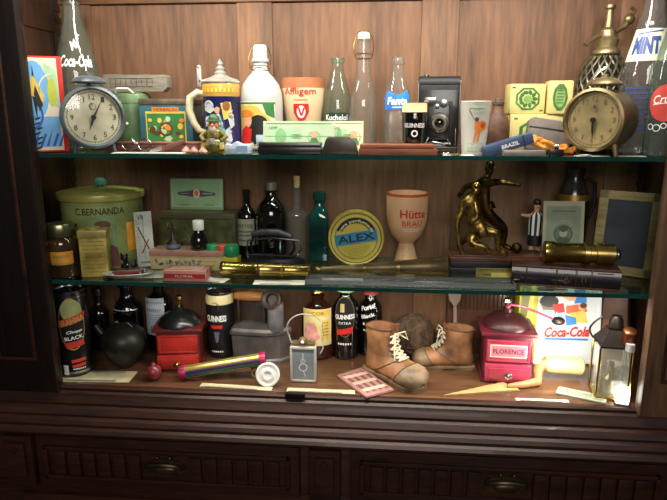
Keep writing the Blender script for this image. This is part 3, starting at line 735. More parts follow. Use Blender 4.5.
# grey pouch
X, W, H = fit(525, 569, 119, T0, .12)
t = thing('spectacle_pouch', 'rounded grey-brown leather pouch leaning in front of the yellow soap boxes', 'pouch', (X, .125, T0+.003), 0, rot=(math.radians(-12), math.radians(3), 0))
g = G(); g.prism([(-W/2, .0), (W/2, 0), (W/2, H*.62), (W/2-.008, H*.82), (W/2-.022, H*.92), (-W/2+.012, H), (-W/2+.002, H*.9)], -.010, .010, bev=.004)
obj('body', g, mat('grey_leather', (110, 100, 94), .6, 0, .15, 60, bump=.2), t)
g = G(); g.tube([(-W/2+.004, -.011, H*.70), (0, -.0115, H*.66), (W/2-.004, -.011, H*.60)], .0008, 6); obj('seam', g, mat('dark_thread', (60, 54, 50), .7), t)
# folded blue case
a = un(484, 149, 1, .03); b = un(531, 134, 1, .05); L_ = (b-a).length
t = thing('blue_case', 'dark blue oblong spectacle case with white lettering, propped at a slant', 'case', ((a.x+b.x)/2, .040, T0+.020), 0, rot=(0, -math.atan2(b.z-a.z, b.x-a.x), math.radians(6)))
g = G(); g.box(0, 0, 0, L_, .026, .022, .004); obj('body', g, mat('slate_blue', (58, 78, 112), .45, 0, .1, 30), t)
d = D(); d.text('BRAZIL', .002, .0, .036, .0075, 0, 1, 0, .1, .03); decal('lettering', d, INKW, t, M=T(0, -.013, 0))
g = G(); g.box(L_*.30, 0, 0, .003, .027, .0225, .001); obj('seam', g, mat('navy_seam', (34, 44, 66), .5), t)
# orange lighter-thing: pair of orange handled scissors folded
t = thing('orange_cord', 'bundle of bright orange cord beneath the grey pouch', 'cord', (un(548, 147, 1, .075).x, .075, T0+.004), 0)
g = G(); pts = []
for i in range(60):
    u = i/59; pts.append((-.040+.090*u+.008*math.sin(9*u*PI), .010*math.cos(7*u*PI), .026-.024*u+.005*math.sin(11*u*PI)+.001))
g.tube(pts, .0042, 8); g.tube([(-.040, .006, .022), (-.01, -.010, .010), (.02, .004, .004), (.05, -.006, .002)], .005, 8); obj('strands', g, mat('orange_cord', (236, 150, 48), .6, 0, .2, 120, bump=.3), t)
# small tins/cards by it
x = un(524, 150, 1, .012).x
t = pane_box('metal_matchbox', 'flat pinkish metal box lying under the blue case', 'box', (x, .014, T0+.0004), .080, .022, .011, mat('dull_pewter', (158, 148, 138), .4, .4, .2), math.radians(2))
d = D(); d.rect(0, .0055, .074, .0015, 0); decal('groove', d, GREY, t, M=T(0, -.011, 0))
x = un(540, 152, 1, .0).x
t = pane_box('flint_lighter', 'tiny black and steel block at the shelf edge before the orange cord', 'lighter', (x+.034, .016, T0+.0004), .026, .016, .013, BLACK, 0)
g = G(); g.lathe([(0, -.004), (.005, -.004), (.005, .004), (0, .004)], 14, T(0, 0, .0175) @ Ry(PI/2)); obj('wheel', g, STEEL, t)
# dark green bookmark & papers to the right
t = thing('striped_card', 'teal and pale striped card standing between soap and brass clock', 'card', (un(571, 140, 1, .09).x, .13, T0+.0005), 0, rot=(0, math.radians(-10), 0))
g = G(); g.box(0, 0, .022, .010, .003, .044, .0005); obj('body', g, mat('teal_card', (60, 130, 120), .5, 0, .3, 60), t)
g = G(); g.box(-.006, -.0005, .020, .003, .003, .040, .0005); obj('stripe', g, PAPER, t)

# siphon
X, W, H = fit(578, 636, 4, T0, .205)
X = un(606, 90, 1, .21).x
t = thing('soda_siphon', 'cut-glass soda siphon with brass head and lever behind the brass clock', 'siphon', (X-.004, .221, T0), math.radians(20))
z1 = un(608, 52, 1, .205).z-T0; r = .054
g = G(); P = [(0, .003), (r*.9, 0), (r, .006), (r*1.02, z1*.3), (r*1.04, z1*.55), (r*.98, z1*.72), (r*.80, z1*.87), (r*.58, z1*.96), (r*.46, z1), (0, z1)]
gb = G(); gb.lathe(P, 44); obj('body', gb, glass('smoky_glass', (150, 146, 124), (70, 66, 54), 1, .35, .04), t)
mesh = G(); rp = rfun([p for p in P if p[0] > 0])
def helix(s_, off):
    pts = []
    for i in range(40):
        v = i/39; z = .01+v*(z1*.96-.01); a = off+s_*v*2.0; rr = rp(z)+.0014
        pts.append((rr*math.cos(a), rr*math.sin(a), z))
    return pts
for k in range(18):
    mesh.tube(helix(1, k*2*PI/18), .0019, 5); mesh.tube(helix(-1, k*2*PI/18), .0019, 5)
obj('wire_lattice', mesh, mat('lattice_metal', (158, 150, 124), .35, .9, .3), t)
g = G(); g.lathe([(r*.50, z1-.006), (r*.54, z1-.002), (r*.52, z1+.004), (r*.40, z1+.010), (r*.42, z1+.020), (r*.44, z1+.026), (r*.36, z1+.030), (r*.30, z1+.036), (r*.30, z1+.046), (r*.16, z1+.052), (r*.14, H-.010), (r*.20, H-.006), (r*.20, H), (0, H)], 28)
hd = obj('head', g, OLDBRASS, t)
g = G(); g.tube([(0, 0, z1+.034), (.020, 0, z1+.046), (.040, -.002, z1+.056), (.046, -.004, z1+.070)], [.007, .007, .006, .005], 12); g.ball((.048, -.004, z1+.070), .012, .010, .012); g.tube([(.05, -.004, z1+.074), (.060, -.004, z1+.088), (.050, -.004, z1+.094)], .004, 8); obj('spout', g, OLDBRASS, t)
g = G(); g.tube([(-.008, 0, z1+.042), (-.030, -.002, z1+.032), (-.058, -.004, z1+.014)], [.004, .0045, .0055], 10); obj('lever', g, OLDBRASS, t)
# brass clock
clock('brass-cased alarm clock with yellowed dial turned left, right end of top shelf', un(602, 116, 1, .05).x, .052, T0, .061, .080, math.radians(-42), OLDBRASS, mat('yellow_dial', (176, 156, 108), .5, 0, .3, 14), (math.radians(182), math.radians(176), 0), mat('faded_ink', (124, 100, 62), .6, 0, .3, 60))
# big bottles at the far right
X, W, H = fit(627, 668, 20, T0, .15)
INT = [(0, .01), (.88, 0), (.98, .01), (1, .03), (1, .40), (.98, .46), (.88, .56), (.70, .68), (.50, .80), (.38, .90), (.36, .95), (.46, .955), (.46, 1), (.34, 1), (.32, .97)]
t, rf = bottle('label_bottle', 'large clear bottle with pale label lettered in blue at far right', un(644, 100, 1, .125).x, .125, T0, .048, .335, INT, CLEAR, rz=-.30)
d = D(); d.poly([(-.056, .182), (.045, .182), (.038, .244), (-.048, .244)], 0, 1); d.text('MINT', -.010, .212, .056, .034, 1, 3, 0, .1, .06); d.text('LITER', -.010, .254, .022, .007, 2, 1)
d.rect(-.004, .237, .06, .003, 1, 2, .1)
for i in range(9): d.rect(0, .050+i*.010, .075, .0032, 1, 1)
decal('label', d, [mat('label_cream', (216, 214, 188), .5), mat('label_blue', (50, 74, 140), .4), INKW], t, R=rf, cyc=.20)
t, rf = bottle('red_label_bottle', 'green-tinted bottle with red round label at the right edge, nearest the shelf front', un(668, 100, 1, .040).x, .040, T0, .036, .290, INT, GREENG, rz=-.42)
d = D(); d.ell(-.002, .100, .031, .034, 0, 1, 28); d.rect(0, .100, .050, .0012, 1, 3, .12); d.text('Crush', -.003, .108, .044, .016, 1, 2, .12, .3, .01)
d.ring(-.026, .056, .0045, .006, 1, 1); d.ring(-.014, .054, .0055, .007, 1, 1); d.ring(-.002, .058, .004, .0055, 1, 1); d.text('18', .012, .240, .014, .014, 1, 1)
decal('label', d, [mat('coral_red', (196, 70, 60), .4), INKW], t, R=rf, cyc=.1)

# --- flat things along the top shelf's front
# banknotes
def note(label, px0, px1, yt, Y, tint, rz=0):
    X, W, H = fit(px0, px1, yt, T0, Y)
    t = thing('banknote', label, 'banknote', (X, Y, T0+.0006), rz, 'old banknotes leaning on the bottles', rot=(math.radians(-10), 0, rz))
    g = G(); g.box(0, 0, H/2, W, .0008, H); obj('paper', g, tint, t)
    d = D(); c = H/2; d.ring(W*.22, c-.002, .012, .0135, 2, 1); d.ell(W*.22, c+.004, .0055, .0075, 3, 2); d.poly([(W*.22-.011, c-.018), (W*.22+.011, c-.018), (W*.22+.006, c-.004), (W*.22-.006, c-.004)], 0, 2)
    d.rect(-W*.2, c, W*.36, H*.5, 1, 0); d.ell(-W*.25, c, W*.08, H*.26, 2, 1); d.text('100', -W*.36, c+H*.28, .018, .007, 0, 2); d.rect(0, c, W*.95, .0008, 0, 1); d.rect(0, H*.92, W*.92, .001, 0, 1)
    for i in range(6): d.ring(-W*.08+i*.003, c, .004, .0045, 0, 2)
    decal('engraving', d, [INKG, LGREEN, mat('note_mint', (126, 176, 120), .6), SKIN, PAPER2], t, M=T(0, -.0004, 0))
note('pale green banknote propped below the cream mug, left one', 263, 334, 121, .098, mat('note_green', (174, 194, 158), .7, 0, .08, 30))
note('cream and green banknote propped in front of the small bottle, right one', 331, 363, 121, .108, mat('note_cream', (218, 208, 168), .7, 0, .08, 30))
# small white-blue box
x = un(239, 148, 1, .03).x
t = thing('blister_pack', 'small crumpled white and pale blue packet at the foot of the gnome', 'packet', (x, .030, T0+.0004), math.radians(5))
g = G(); g.prism([(-.028, 0), (.026, 0), (.027, .020), (.008, .019), (-.004, .025), (-.014, .018), (-.026, .020)], -.014, .014, bev=.002); obj('body', g, mat('pack_white', (200, 212, 222), .35, .1, .15, 60), t)
d = D(); d.rect(.008, .010, .022, .012, 0, 1); d.rect(-.014, .008, .012, .002, 0, 1); decal('print', d, mat('pack_blue', (130, 160, 196), .4), t, M=T(0, -.014, 0))
# dark flat lighter box
x0 = un(258, 150, 1, .03).x; x1 = un(323, 150, 1, .03).x
t = thing('flat_case', 'long flat black case with steel lid lying at the shelf front', 'case', ((x0+x1)/2, .034, T0+.0004), 0)
g = G(); g.box(0, 0, .007, x1-x0-.004, .036, .014, .002); obj('base', g, BLACK, t)
g = G(); g.box(0, 0, .0185, x1-x0-.006, .035, .009, .003); obj('lid', g, mat('gunmetal', (96, 98, 92), .35, .8, .2, 20), t)
# dark stone trapezoid
x = un(341, 147, 1, .032).x
t = thing('stone_wedge', 'dark wedge-shaped polished stone block in front of the banknotes', 'stone', (x, .034, T0+.0004), 0)
g = G(); g.prism([(-.040, 0), (.036, 0), (.028, .026), (.018, .034), (-.026, .034), (-.030, .030)], -.016, .018, bev=.003); obj('body', g, mat('smoky_stone', (66, 56, 46), .35, 0, .3, 30), t)
# reddish wooden block
x0 = un(359, 150, 1, .02).x; x1 = un(437, 150, 1, .02).x
t = thing('wooden_box', 'narrow reddish-brown wooden box lying along the shelf front beneath the stout glass', 'box', ((x0+x1)/2, .030, T0+.0004), 0)
g = G(); g.box(0, 0, .006, x1-x0, .050, .012, .001); obj('base', g, wood('redwood', (96, 48, 30), (156, 88, 58), 'x', .5, .05, 20), t)
g = G(); g.box(-.002, .001, .0165, x1-x0-.008, .046, .008, .0015); obj('lid', g, wood('redwood_lid', (112, 60, 38), (172, 104, 70), 'x', .5, .05, 20), t)
# silver coins / medals left
def coin(label, px, Y, m, r=.010, z=0, group='coins and medals on the shelf front'):
    x = un(px, 152, 1, Y).x; t = thing('medal', label, 'medal', (x, Y, T0+.0004+z), 0, group)
    g = G(); g.lathe([(0, 0), (r, 0), (r*1.03, .001), (r, .003), (r*.85, .003), (r*.82, .0024), (0, .0026)], 24); obj('disc', g, m, t)
    return t
coin('silver medal by the foot of the folding camera', 446, .035, STEEL, .013)
coin('bronze medal lying between the camera bed and the beaker', 456, .014, OLDBRASS, .010)
coin('tarnished medal at the foot of the brass clock', 585, .012, PEWTER, .012)
# white papers
def sheet(name, label, cat, c, rz, w_, h_, m, zs, z=0, group=None, lines=0, th=.0006, ink=None, parts=True):
    t = thing(name, label, cat, (c[0], c[1], zs+z+.0005), rz, group)
    g = G(); g.box(0, 0, th/2, w_, h_, th); obj('sheet', g, m, t)
    if lines:
        d = D()
        for i in range(lines): d.rect(random.uniform(-.1, .0)*w_, -h_*.4+h_*.8*i/max(1, lines-1), w_*random.uniform(.5, .85), h_*.8/lines*.3, 0)
        decal('print', d, ink or GREY, t, M=T(0, 0, th) @ Rx(-PI/2) @ Matrix.Identity(4))
    return t
sheet('card', 'cream printed card with curling edge lying before the blue clock', 'card', (un(150, 154, 1, .028).x, .026, 0), .03, .150, .040, PAPER, T0, 0, 'papers on the top shelf', 3)
sheet('card', 'pale card lying under the silver medal near the camera', 'card', (un(458, 154, 1, .024).x, .026, 0), -.05, .060, .042, PAPER, T0, 0, 'papers on the top shelf', 3, th=.0003)
sheet('card', 'white folded slip lying at the foot of the brass clock', 'card', (un(594, 154, 1, .01).x-.002, .016, 0), .1, .060, .024, PAPER, T0, 0, 'papers on the top shelf', 2, th=.0003)
sheet('card', 'white slip at the foot of the red-labelled bottle', 'card', (un(640, 156, 1, 0).x-.010, .016, 0), -.06, .050, .02, PAPER, T0, 0, 'papers on the top shelf', 2)
# dark red flat box with open spectacles on the left
x0 = un(119, 144, 1, .10).x; x1 = un(200, 144, 1, .10).x
t = thing('penknife_box', 'long flat red-brown box below the teal tin', 'box', ((x0+x1)/2, .105, T0+.0004), 0)
g = G(); g.box(0, 0, .008, x1-x0, .04, .016, .002); obj('base', g, mat('maroon_box', (120, 66, 58), .5, 0, .2, 40), t)
g = G(); g.box(0, 0, .0175, x1-x0+.002, .042, .003, .001); obj('lid', g, mat('maroon_lid', (146, 92, 76), .5, 0, .2, 40), t)
t = thing('spectacles', 'folded wire spectacles with round silver rims lying before the round green tin', 'spectacles', (un(135, 148, 1, .055).x, .064, T0+.0006), math.radians(-8))
g = G()
for s_ in (-1, 1): g.tube([(s_*.019+.015*math.cos(a), .0015*math.sin(a), .015+.013*math.sin(a)) for a in [2*PI*i/20 for i in range(20)]], .0011, 6, closed=True)
g.tube([(-.004, 0, .016), (0, -.002, .020), (.004, 0, .016)], .001, 6); obj('rims', g, STEEL, t)
g = G()
for s_ in (-1, 1): g.tube([(s_*.034, 0, .018), (s_*.037, .008, .014), (s_*.0, .014+.003*s_, .004), (-s_*.030, .016+.003*s_, .001)], .0011, 6)
obj('temples', g, STEEL, t)
g = G()
for s_ in (-1, 1): g.lathe([(0, -.0004), (.014, -.0004), (.014, .0004), (0, .0004)], 20, T(s_*.019, 0, .015) @ FRONT)
obj('lenses', g, LENS, t)
t = thing('pocket_knife', 'wooden-handled folding knife half open, lying on the cream card', 'knife', (un(162, 146, 1, .05).x, .052, T0+.007), 0, rot=(0, -.32, .3))
g = G(); g.prism([(-.002, -.005), (.048, -.004), (.052, .001), (.046, .006), (.0, .006)], -.004, .004, bev=.0015); obj('handle', g, mat('knife_wood', (104, 62, 44), .4, 0, .2, 40), t)
g = G(); g.prism([(-.034, .000), (-.024, .007), (.0, .007), (.0, -.002)], -.0008, .0008); obj('blade', g, STEEL, t)
for px, Y, lb in ((186, .045, 'small reddish shell lying right of the folding knife'), (194, .030, 'small pinkish shell at the shelf edge beside the gnome'), (203, .018, 'small tan shell touching the packet')):
    x = un(px, 150, 1, Y).x; t = thing('sea_shell', lb, 'shell', (x, Y, T0+.0004), px*.3, 'small shells on the top shelf')
    g = G(); g.lathe([(0, 0), (.008, .001), (.009, .004), (.006, .009), (.003, .012), (0, .014)], 16, flute=lambda a, z: 1+.08*math.cos(7*a+z*300)); obj('body', g, mat('shell', (186, 142, 120), .45, 0, .35, 120), t)

# ================================================================== MIDDLE SHELF
# lidded tin bucket
X, W, H = fit(63, 142, 192, M0, .17); r = W/2*.97; X = X
OLIVE = mat('olive_tin', (142, 150, 88), .4, .1, .3, 14, coat=.1)
t = thing('lidded_tin', 'large round olive-green tin with portrait and dark lettering, knobbed lid', 'tin', (X, .177, M0), .34)
g = G(); g.lathe([(0, 0), (r*.94, 0), (r*.96, .003), (r*.97, H*.92), (r*1.0, H*.94), (r*1.0, H), (0, H)], 56); obj('body', g, OLIVE, t)
g = G(); g.lathe([(r*1.03, H-.012), (r*1.04, H-.002), (r*1.03, H+.002), (r*.95, H+.0015), (r*.90, H+.005), (r*.4, H+.010), (0, H+.011)], 56); l_ = obj('lid', g, mat('olive_lid', (160, 158, 84), .35, .2, .2, 14), t)
g = G(); g.lathe([(.007, H+.008), (.006, H+.012), (.014, H+.018), (.015, H+.026), (.010, H+.032), (0, H+.034)], 24); obj('knob', g, mat('teal_knob', (70, 128, 112), .4, 0, .2, 40), l_)
d = D(); d.text('C.BERNANDA', .004, H*.80, .110, .016, 0, 2, 0, 0, .01); d.rect(.008, H*.40, .060, H*.62, 5, 0); d.ell(.008, H*.50, .017, .022, 1, 1); d.ell(.008, H*.62, .018, .010, 2, 2); d.poly([(-.022, H*.04), (.042, H*.04), (.036, H*.30), (.018, H*.36), (-.004, H*.36), (-.018, H*.26)], 3, 2)
d.rect(-.070, H*.38, .036, H*.42, 4, 1); d.rect(.076, H*.42, .030, H*.40, 4, 1); d.rect(-.070, H*.62, .040, .006, 2, 2); d.poly([(-.06, H*.68), (-.03, H*.74), (.03, H*.74), (.06, H*.68), (.03, H*.70), (-.03, H*.70)], 5, 1)
d.ell(.002, H*.51, .002, .0012, 2, 4); d.ell(.014, H*.51, .002, .0012, 2, 4); d.rect(.008, H*.43, .008, .0015, 3, 4)
decal('print', d, [INKK, SKIN, BRN, mat('plum', (104, 60, 62), .5, 0, .2), mat('amber_print', (218, 150, 48), .4, 0, .15, 40), mat('sage', (128, 150, 106), .45, 0, .2, 20)], t, R=r*.965, base=.0006)
# preserve jar
X, W, H = fit(49, 79, 222, M0, .05); r = W/2*.95
t = thing('glass_jar', 'small glass jar with metal screw lid and amber label, far left of middle shelf', 'jar', (X+.003, .040, M0), .4)
g = G(); g.lathe([(0, .001), (r*.92, .001), (r, .006), (r, H*.62), (r*.92, H*.70), (r*.8, H*.74), (r*.8, H*.80), (0, H*.80)], 36); obj('body', g, mat('dark_preserve', (58, 42, 22), .08, 0, .4, 30, coat=.8), t)
g = G(); g.lathe([(r*.84, H*.76), (r*.88, H*.78), (r*.86, H*.98), (r*.82, H), (0, H)], 40, flute=lambda a, z: 1+.012*math.cos(30*a)); obj('lid', g, mat('lid_metal', (146, 144, 110), .3, .9, .2), t)
d = D(); d.rect(0, H*.40, r*1.5, H*.22, 0, 1); d.rect(0, H*.28, r*1.4, .004, 1, 1); d.rect(0, H*.43, r*1.0, .005, 1, 2)
decal('label', d, [mat('amber_label', (206, 136, 40), .4, 0, .15), mat('olive_print', (140, 130, 70), .5)], t, R=r)
# spice tin
X, W, H = fit(78, 108, 228, M0, .055)
t = thing('spice_tin', 'small upright yellow-ochre tin with hinged lid in front of the large lidded tin', 'tin', (X+.009, .052, M0), math.radians(14))
g = G(); g.box(0, 0, (H-.016)/2, W*.84, .042, H-.016, .003); obj('body', g, mat('straw_tin', (188, 168, 82), .4, .1, .3, 30), t)
g = G(); g.box(0, 0, H-.010, W*.88, .045, .018, .003); g.lathe([(0, H-.002), (.014, H-.002), (.014, H+.003), (0, H+.003)], 20); obj('lid', g, mat('straw_lid', (170, 154, 84), .4, .2, .25, 30), t)
d = D()
for i in range(10): d.scribble(-W*.34, W*.34, .012+i*.0085, .003, 0, 1)
d.rect(0, H*.45, W*.5, .010, 0, 1)
decal('print', d, mat('straw_print', (152, 122, 56), .5), t, M=T(0, -.021, 0))
# calendar card
X, W, H = fit(137, 157, 209, M0, .18)
t = thing('thermometer_card', 'narrow white card with black and red lines leaning between tin and green box', 'card', (X+.017, .128, M0+.001), 0, rot=(math.radians(-9), math.radians(-5), 0))
g = G(); g.box(0, 0, H/2, W*.85, .003, H, .0008); obj('card', g, mat('pale_grey_card', (196, 200, 190), .5, 0, .08, 40), t)
d = D(); d.poly([(-.014, H*.72), (-.012, H*.73), (.012, H*.32), (.010, H*.31)], 0, 1); d.poly([(.010, H*.50), (.013, H*.50), (-.006, H*.24), (-.009, H*.25)], 1, 1); d.text('V8', -.006, H*.90, .016, .012, 0, 1); d.rect(0, H*.5, .0012, H*.7, 2, 1); d.rect(0, H*.08, .024, .004, 2, 1)
for i in range(12): d.rect(-.013, H*.2+i*.0075, .006, .0008, 2, 1)
decal('scale', d, [INKK, INKR, GREY], t, M=T(0, -.0015, 0))
# small black monkey figure
x = un(127, 250, 1, .085).x
t = thing('cat_figurine', 'tiny black glossy animal figurine beside the spice tin', 'figurine', (x+.002, .075, M0+.001))
g = G(); g.ball((0, 0, .014), .012, .009, .014); g.ball((-.004, -.003, .034), .009, .008, .008)
for s_ in (-1, 1): g.ball((-.004+s_*.007, -.003, .042), .003, .002, .004); g.tube([(s_*.007, -.004, .022), (s_*.011, -.008, .003)], [.004, .003], 8)
g.tube([(.010, .004, .008), (.020, .004, .016), (.018, .004, .030)], [.003, .003, .002], 8); obj('body', g, mat('black_glaze', (16, 16, 20), .15, 0, .2, 20, coat=.8), t)
# cutlery: pocket knives in a dish
t = thing('oval_dish', 'narrow dark pewter dish holding red-handled knives below the white card', 'dish', (un(128, 268, 1, .05).x+.004, .040, M0+.0004), math.radians(14))
g = G(); g.lathe([(0, .001), (.040, .001), (.054, .008), (.057, .009), (.055, .010), (.040, .004), (0, .004)], 40, sy=.42); obj('body', g, PEWTER, t)
for i, (dx, dy, c_) in enumerate(((0, -.007, (120, 44, 40)), (.006, .006, (86, 40, 42)))):
    k = thing('penknife', ['maroon penknife lying in the front of the pewter dish', 'dark plum penknife lying at the back of the pewter dish'][i], 'knife', (t.location.x+dx, t.location.y+dy, M0+.012), math.radians(16-6*i), 'penknives in the dish')
    g = G(); g.box(0, 0, 0, .060, .009, .010, .003); obj('handle', g, mat('knife_red_%d' % i, c_, .35, 0, .2), k)
    g = G(); g.box(0, 0, .0055, .050, .003, .002); obj('blade', g, STEEL, k)
    for s_ in (-1, 1): g = G(); g.box(s_*.028, 0, 0, .006, .0095, .0105, .003); obj('bolster', g, STEEL, k)

# cigar box with open lid
X, W, H = fit(159, 236, 213, M0, .20)
t = thing('cigar_box', 'dark patterned cigar box with its pale green lid standing open', 'box', (X, .235, M0))
g = G(); g.box(0, 0, H/2, W, .075, H, .002); obj('body', g, wood('box_wood', (52, 46, 34), (92, 84, 52), 'x', .5, .1, 16), t)
d = D(); d.rect(0, H*.5, W*.92, H*.80, 0, 0)
for i in range(26):
    u = random.uniform(-W*.40, W*.40); v = H*.5+random.uniform(-H*.28, H*.28); d.ring(u, v, .004, .0058, 1+i % 2, 1, random.uniform(0, 3), random.uniform(3.5, 6), 10)
for v in (H*.12, H*.88): d.rect(0, v, W*.9, .002, 1, 1)
decal('ornament', d, [mat('box_olive', (84, 84, 46), .5, 0, .3, 30), mat('box_brown', (44, 34, 22), .5), mat('box_sand', (140, 130, 84), .5)], t, M=T(0, -.0375, 0))
Xl, Wl, Hl = fit(169, 222, 181, M0+H, .24)
g = G(); g.box(0, 0, (Hl+.008)/2, Wl, .006, Hl+.008, .001); 
lid = obj('lid', g, mat('mint_lid', (140, 172, 128), .45, 0, .1, 20), t, label='pale green lid with small ornament'); lid.location = (Xl-X, .020, H-.004); lid.rotation_euler = (math.radians(-6), 0, 0)
d = D(); c = (Hl+.008)/2+.003; 
d.rect(0, c, Wl*.94, Hl*.9, 2, 0); d.rect(0, c, Wl*.91, Hl*.86, 3, 1)
d.poly([(-.048, c+.003), (-.012, c+.008), (.012, c+.008), (.048, c+.002), (.048, c-.004), (.012, c-.008), (-.012, c-.008), (-.048, c-.003)], 1, 2); d.ell(0, c, .0085, .011, 4, 3); d.ell(0, c, .0055, .008, 5, 4); d.rect(.028, c, .024, .003, 3, 3); d.rect(-.030, c, .02, .001, 3, 3)
d.scribble(-.045, -.02, c-.028, .002, 1, 2); d.scribble(.02, .045, c-.028, .002, 1, 2)
decal('inner_print', d, [INKK, mat('violet_band', (86, 74, 92), .5), mat('mint_border', (184, 204, 160), .5), mat('mint_field', (146, 182, 134), .5, 0, .08), CREAM, ORA], lid, M=T(0, -.003, 0))
g = G(); g.tube([(-.012, 0, Hl+.006), (-.008, 0, Hl+.012), (.008, 0, Hl+.012), (.012, 0, Hl+.006)], .0012, 6); obj('clasp', g, BRASS, lid)
# long box in front
X, W, H = fit(154, 226, 250, M0, .12)
LBX, LBW, LBH = X, W, H
t = thing('dominoes_box', 'long low cream and rose box with leaf print, in front of the cigar box', 'box', (X, .135, M0+.0004))
g = G(); g.box(0, 0, H*.36, W, .058, H*.72, .0015); obj('base', g, mat('cream_rose', (200, 182, 130), .5, 0, .12, 30), t)
g = G(); g.box(0, 0, H*.86, W+.003, .061, H*.28, .0015); obj('lid', g, mat('rose_lid', (176, 128, 112), .5, 0, .15, 30), t)
d = D()
for i in range(14): d.ell(-W*.42+i*.008+random.uniform(-.003, .003), H*.36+random.uniform(-.006, .006), .006, .003, i % 2, 1, 8, random.uniform(0, 3))
d.rect(W*.2, H*.5, W*.4, .002, 2, 1); d.rect(W*.2, H*.25, W*.36, .003, 2, 1)
decal('leaf_print', d, [mat('box_leaf', (110, 124, 104), .5, 0, .2), mat('box_leaf_blue', (120, 136, 150), .5), mat('box_ochre', (180, 150, 74), .5)], t, M=T(0, -.029, 0))
# things standing on the long box
def small_bottle(x, y, z):
    t = thing('medicine_bottle', 'small black bottle with white cap standing before the cigar box', 'bottle', (x, y, z))
    g = G(); g.lathe([(0, 0), (.018, 0), (.020, .003), (.020, .018), (.017, .030), (.011, .040), (.010, .048), (0, .048)], 28); obj('body', g, BLACKG, t)
    g = G(); g.lathe([(.0125, .046), (.0130, .048), (.0130, .066), (.012, .068), (0, .068)], 24, flute=lambda a, z: 1+.015*math.cos(18*a)); obj('cap', g, WHITE, t)
x = un(199, 245, 1, .128).x; small_bottle(x, .130, M0+.0004+LBH)
x = un(173, 245, 1, .128).x
t = thing('oil_can', 'small dark metal oil can with a slim spout left of the medicine bottle', 'can', (x, .130, M0+.0004+LBH))
g = G(); g.lathe([(0, 0), (.015, 0), (.016, .003), (.014, .014), (.006, .022), (.0035, .040), (.0025, .062), (0, .062)], 24); obj('body', g, mat('dull_iron', (80, 74, 66), .45, .8, .3), t)
g = G(); g.lathe([(.0155, .003), (.0165, .004), (.0155, .012)], 24); obj('blue_band', g, mat('dull_blue', (90, 110, 140), .5), t)
for px, c_, nm in ((212, (40, 150, 96), 'green'), (224, (206, 84, 54), 'red')):
    x = un(px, 243, 1, .125).x
    if px == 224: x -= .004
    t = thing('plastic_disc', 'small %s plastic screw top lying on the right end of the low cream box' % nm, 'plastic top', (x, .128, M0+.0004+LBH))
    g = G(); g.lathe([(.0135, 0), (.0145, .001), (.014, .010), (.012, .012), (0, .012)], 28, flute=lambda a, z: 1+.02*math.cos(20*a)); obj('body', g, mat(nm+'_plastic', c_, .4), t)
# red flat box
X, W, H = fit(168, 209, 267, M0, .03)
t = thing('card_box', 'small flat cream box with wide red band lying at the shelf front', 'box', (X, .036, M0+.0008), math.radians(1))
g = G(); g.box(0, 0, .012, W, .050, .024, .001); obj('body', g, mat('rose_card', (190, 130, 120), .5, 0, .1), t)
d = D(); d.rect(0, .012, W*.98, .010, 0, 1); d.text('FLORAL', 0, .012, .04, .005, 1, 2); decal('band', d, [mat('crimson', (170, 44, 54), .45), CREAM], t, M=T(0, -.025, 0))
d = D(); d.rect(0, 0, W*.8, .034, 0, 1); decal('top_label', d, mat('dusty_pink', (206, 168, 146), .5, 0, .15), t, M=T(0, 0, .024) @ Rx(-PI/2))
# papers on mid shelf
sheet('card', 'white card with yellowed corner under the pewter dish, left of the red-banded box', 'card', (un(143, 274, 1, .045).x-.002, .062, 0), .12, .120, .060, PAPER, M0, -.0002, 'papers on the middle shelf', 4, th=.0003)
sheet('card', 'pale slip of paper right of the red-banded box', 'card', (un(218, 272, 1, .045).x, .030, 0), -.2, .050, .034, PAPER, M0, 0, 'papers on the middle shelf', 2, th=.0003)
# yellow jar with green cap
X, W, H = fit(225, 242, 244, M0, .11); r = W/2
t = thing('paint_jar', 'small square yellow jar with ribbed green cap beside the brass spyglass', 'jar', (X+.001, .098, M0+.0004))
g = G(); g.box(0, 0, H*.30, W*.86, W*.86, H*.60, .003); obj('body', g, mat('yellow_jar', (214, 200, 44), .3, 0, .1), t)
g = G(); g.lathe([(0, H*.60), (r*.8, H*.60), (r*.86, H*.64), (r*.86, H*.92), (r*.74, H), (0, H)], 28, flute=lambda a, z: 1+.02*math.cos(18*a)); obj('cap', g, mat('green_plastic', (40, 150, 96), .4), t)
# dark wine bottle w label
X, W, H = fit(237, 256, 190, M0, .235); r = W/2
t, rf = bottle('liqueur_bottle', 'slim dark bottle with greyish label between cigar box and black flask', X, .24, M0, r, H, WINE, BLACKG)
d = D(); d.rect(0, .068, r*2.1, .066, 0, 0); d.text('BITTER', 0, .084, r*1.6, .008, 1, 1); d.scribble(-r*.8, r*.8, .070, .003, 1, 1); d.scribble(-r*.8, r*.8, .060, .003, 1, 1); d.scribble(-r*.8, r*.8, .048, .003, 1, 1)
decal('label', d, [mat('grey_label', (158, 158, 136), .6, 0, .15, 60), INKK], t, R=r)
# fat black flask
X, W, H = fit(255, 286, 183, M0, .215); r = W/2
FLASK = [(0, .01), (.9, 0), (.98, .02), (1, .06), (1, .52), (.97, .62), (.82, .72), (.55, .79), (.36, .83), (.32, .90), (.42, .905), (.42, .925), (.32, .93), (.32, 1), (.26, 1)]
t, rf = bottle('black_flask', 'round-shouldered glossy black bottle with grey stopper behind the flat iron', X, .225, M0, r, H-.004, FLASK, BLACKG, mat('grey_stopper', (110, 104, 96), .5, .4), 'screw')
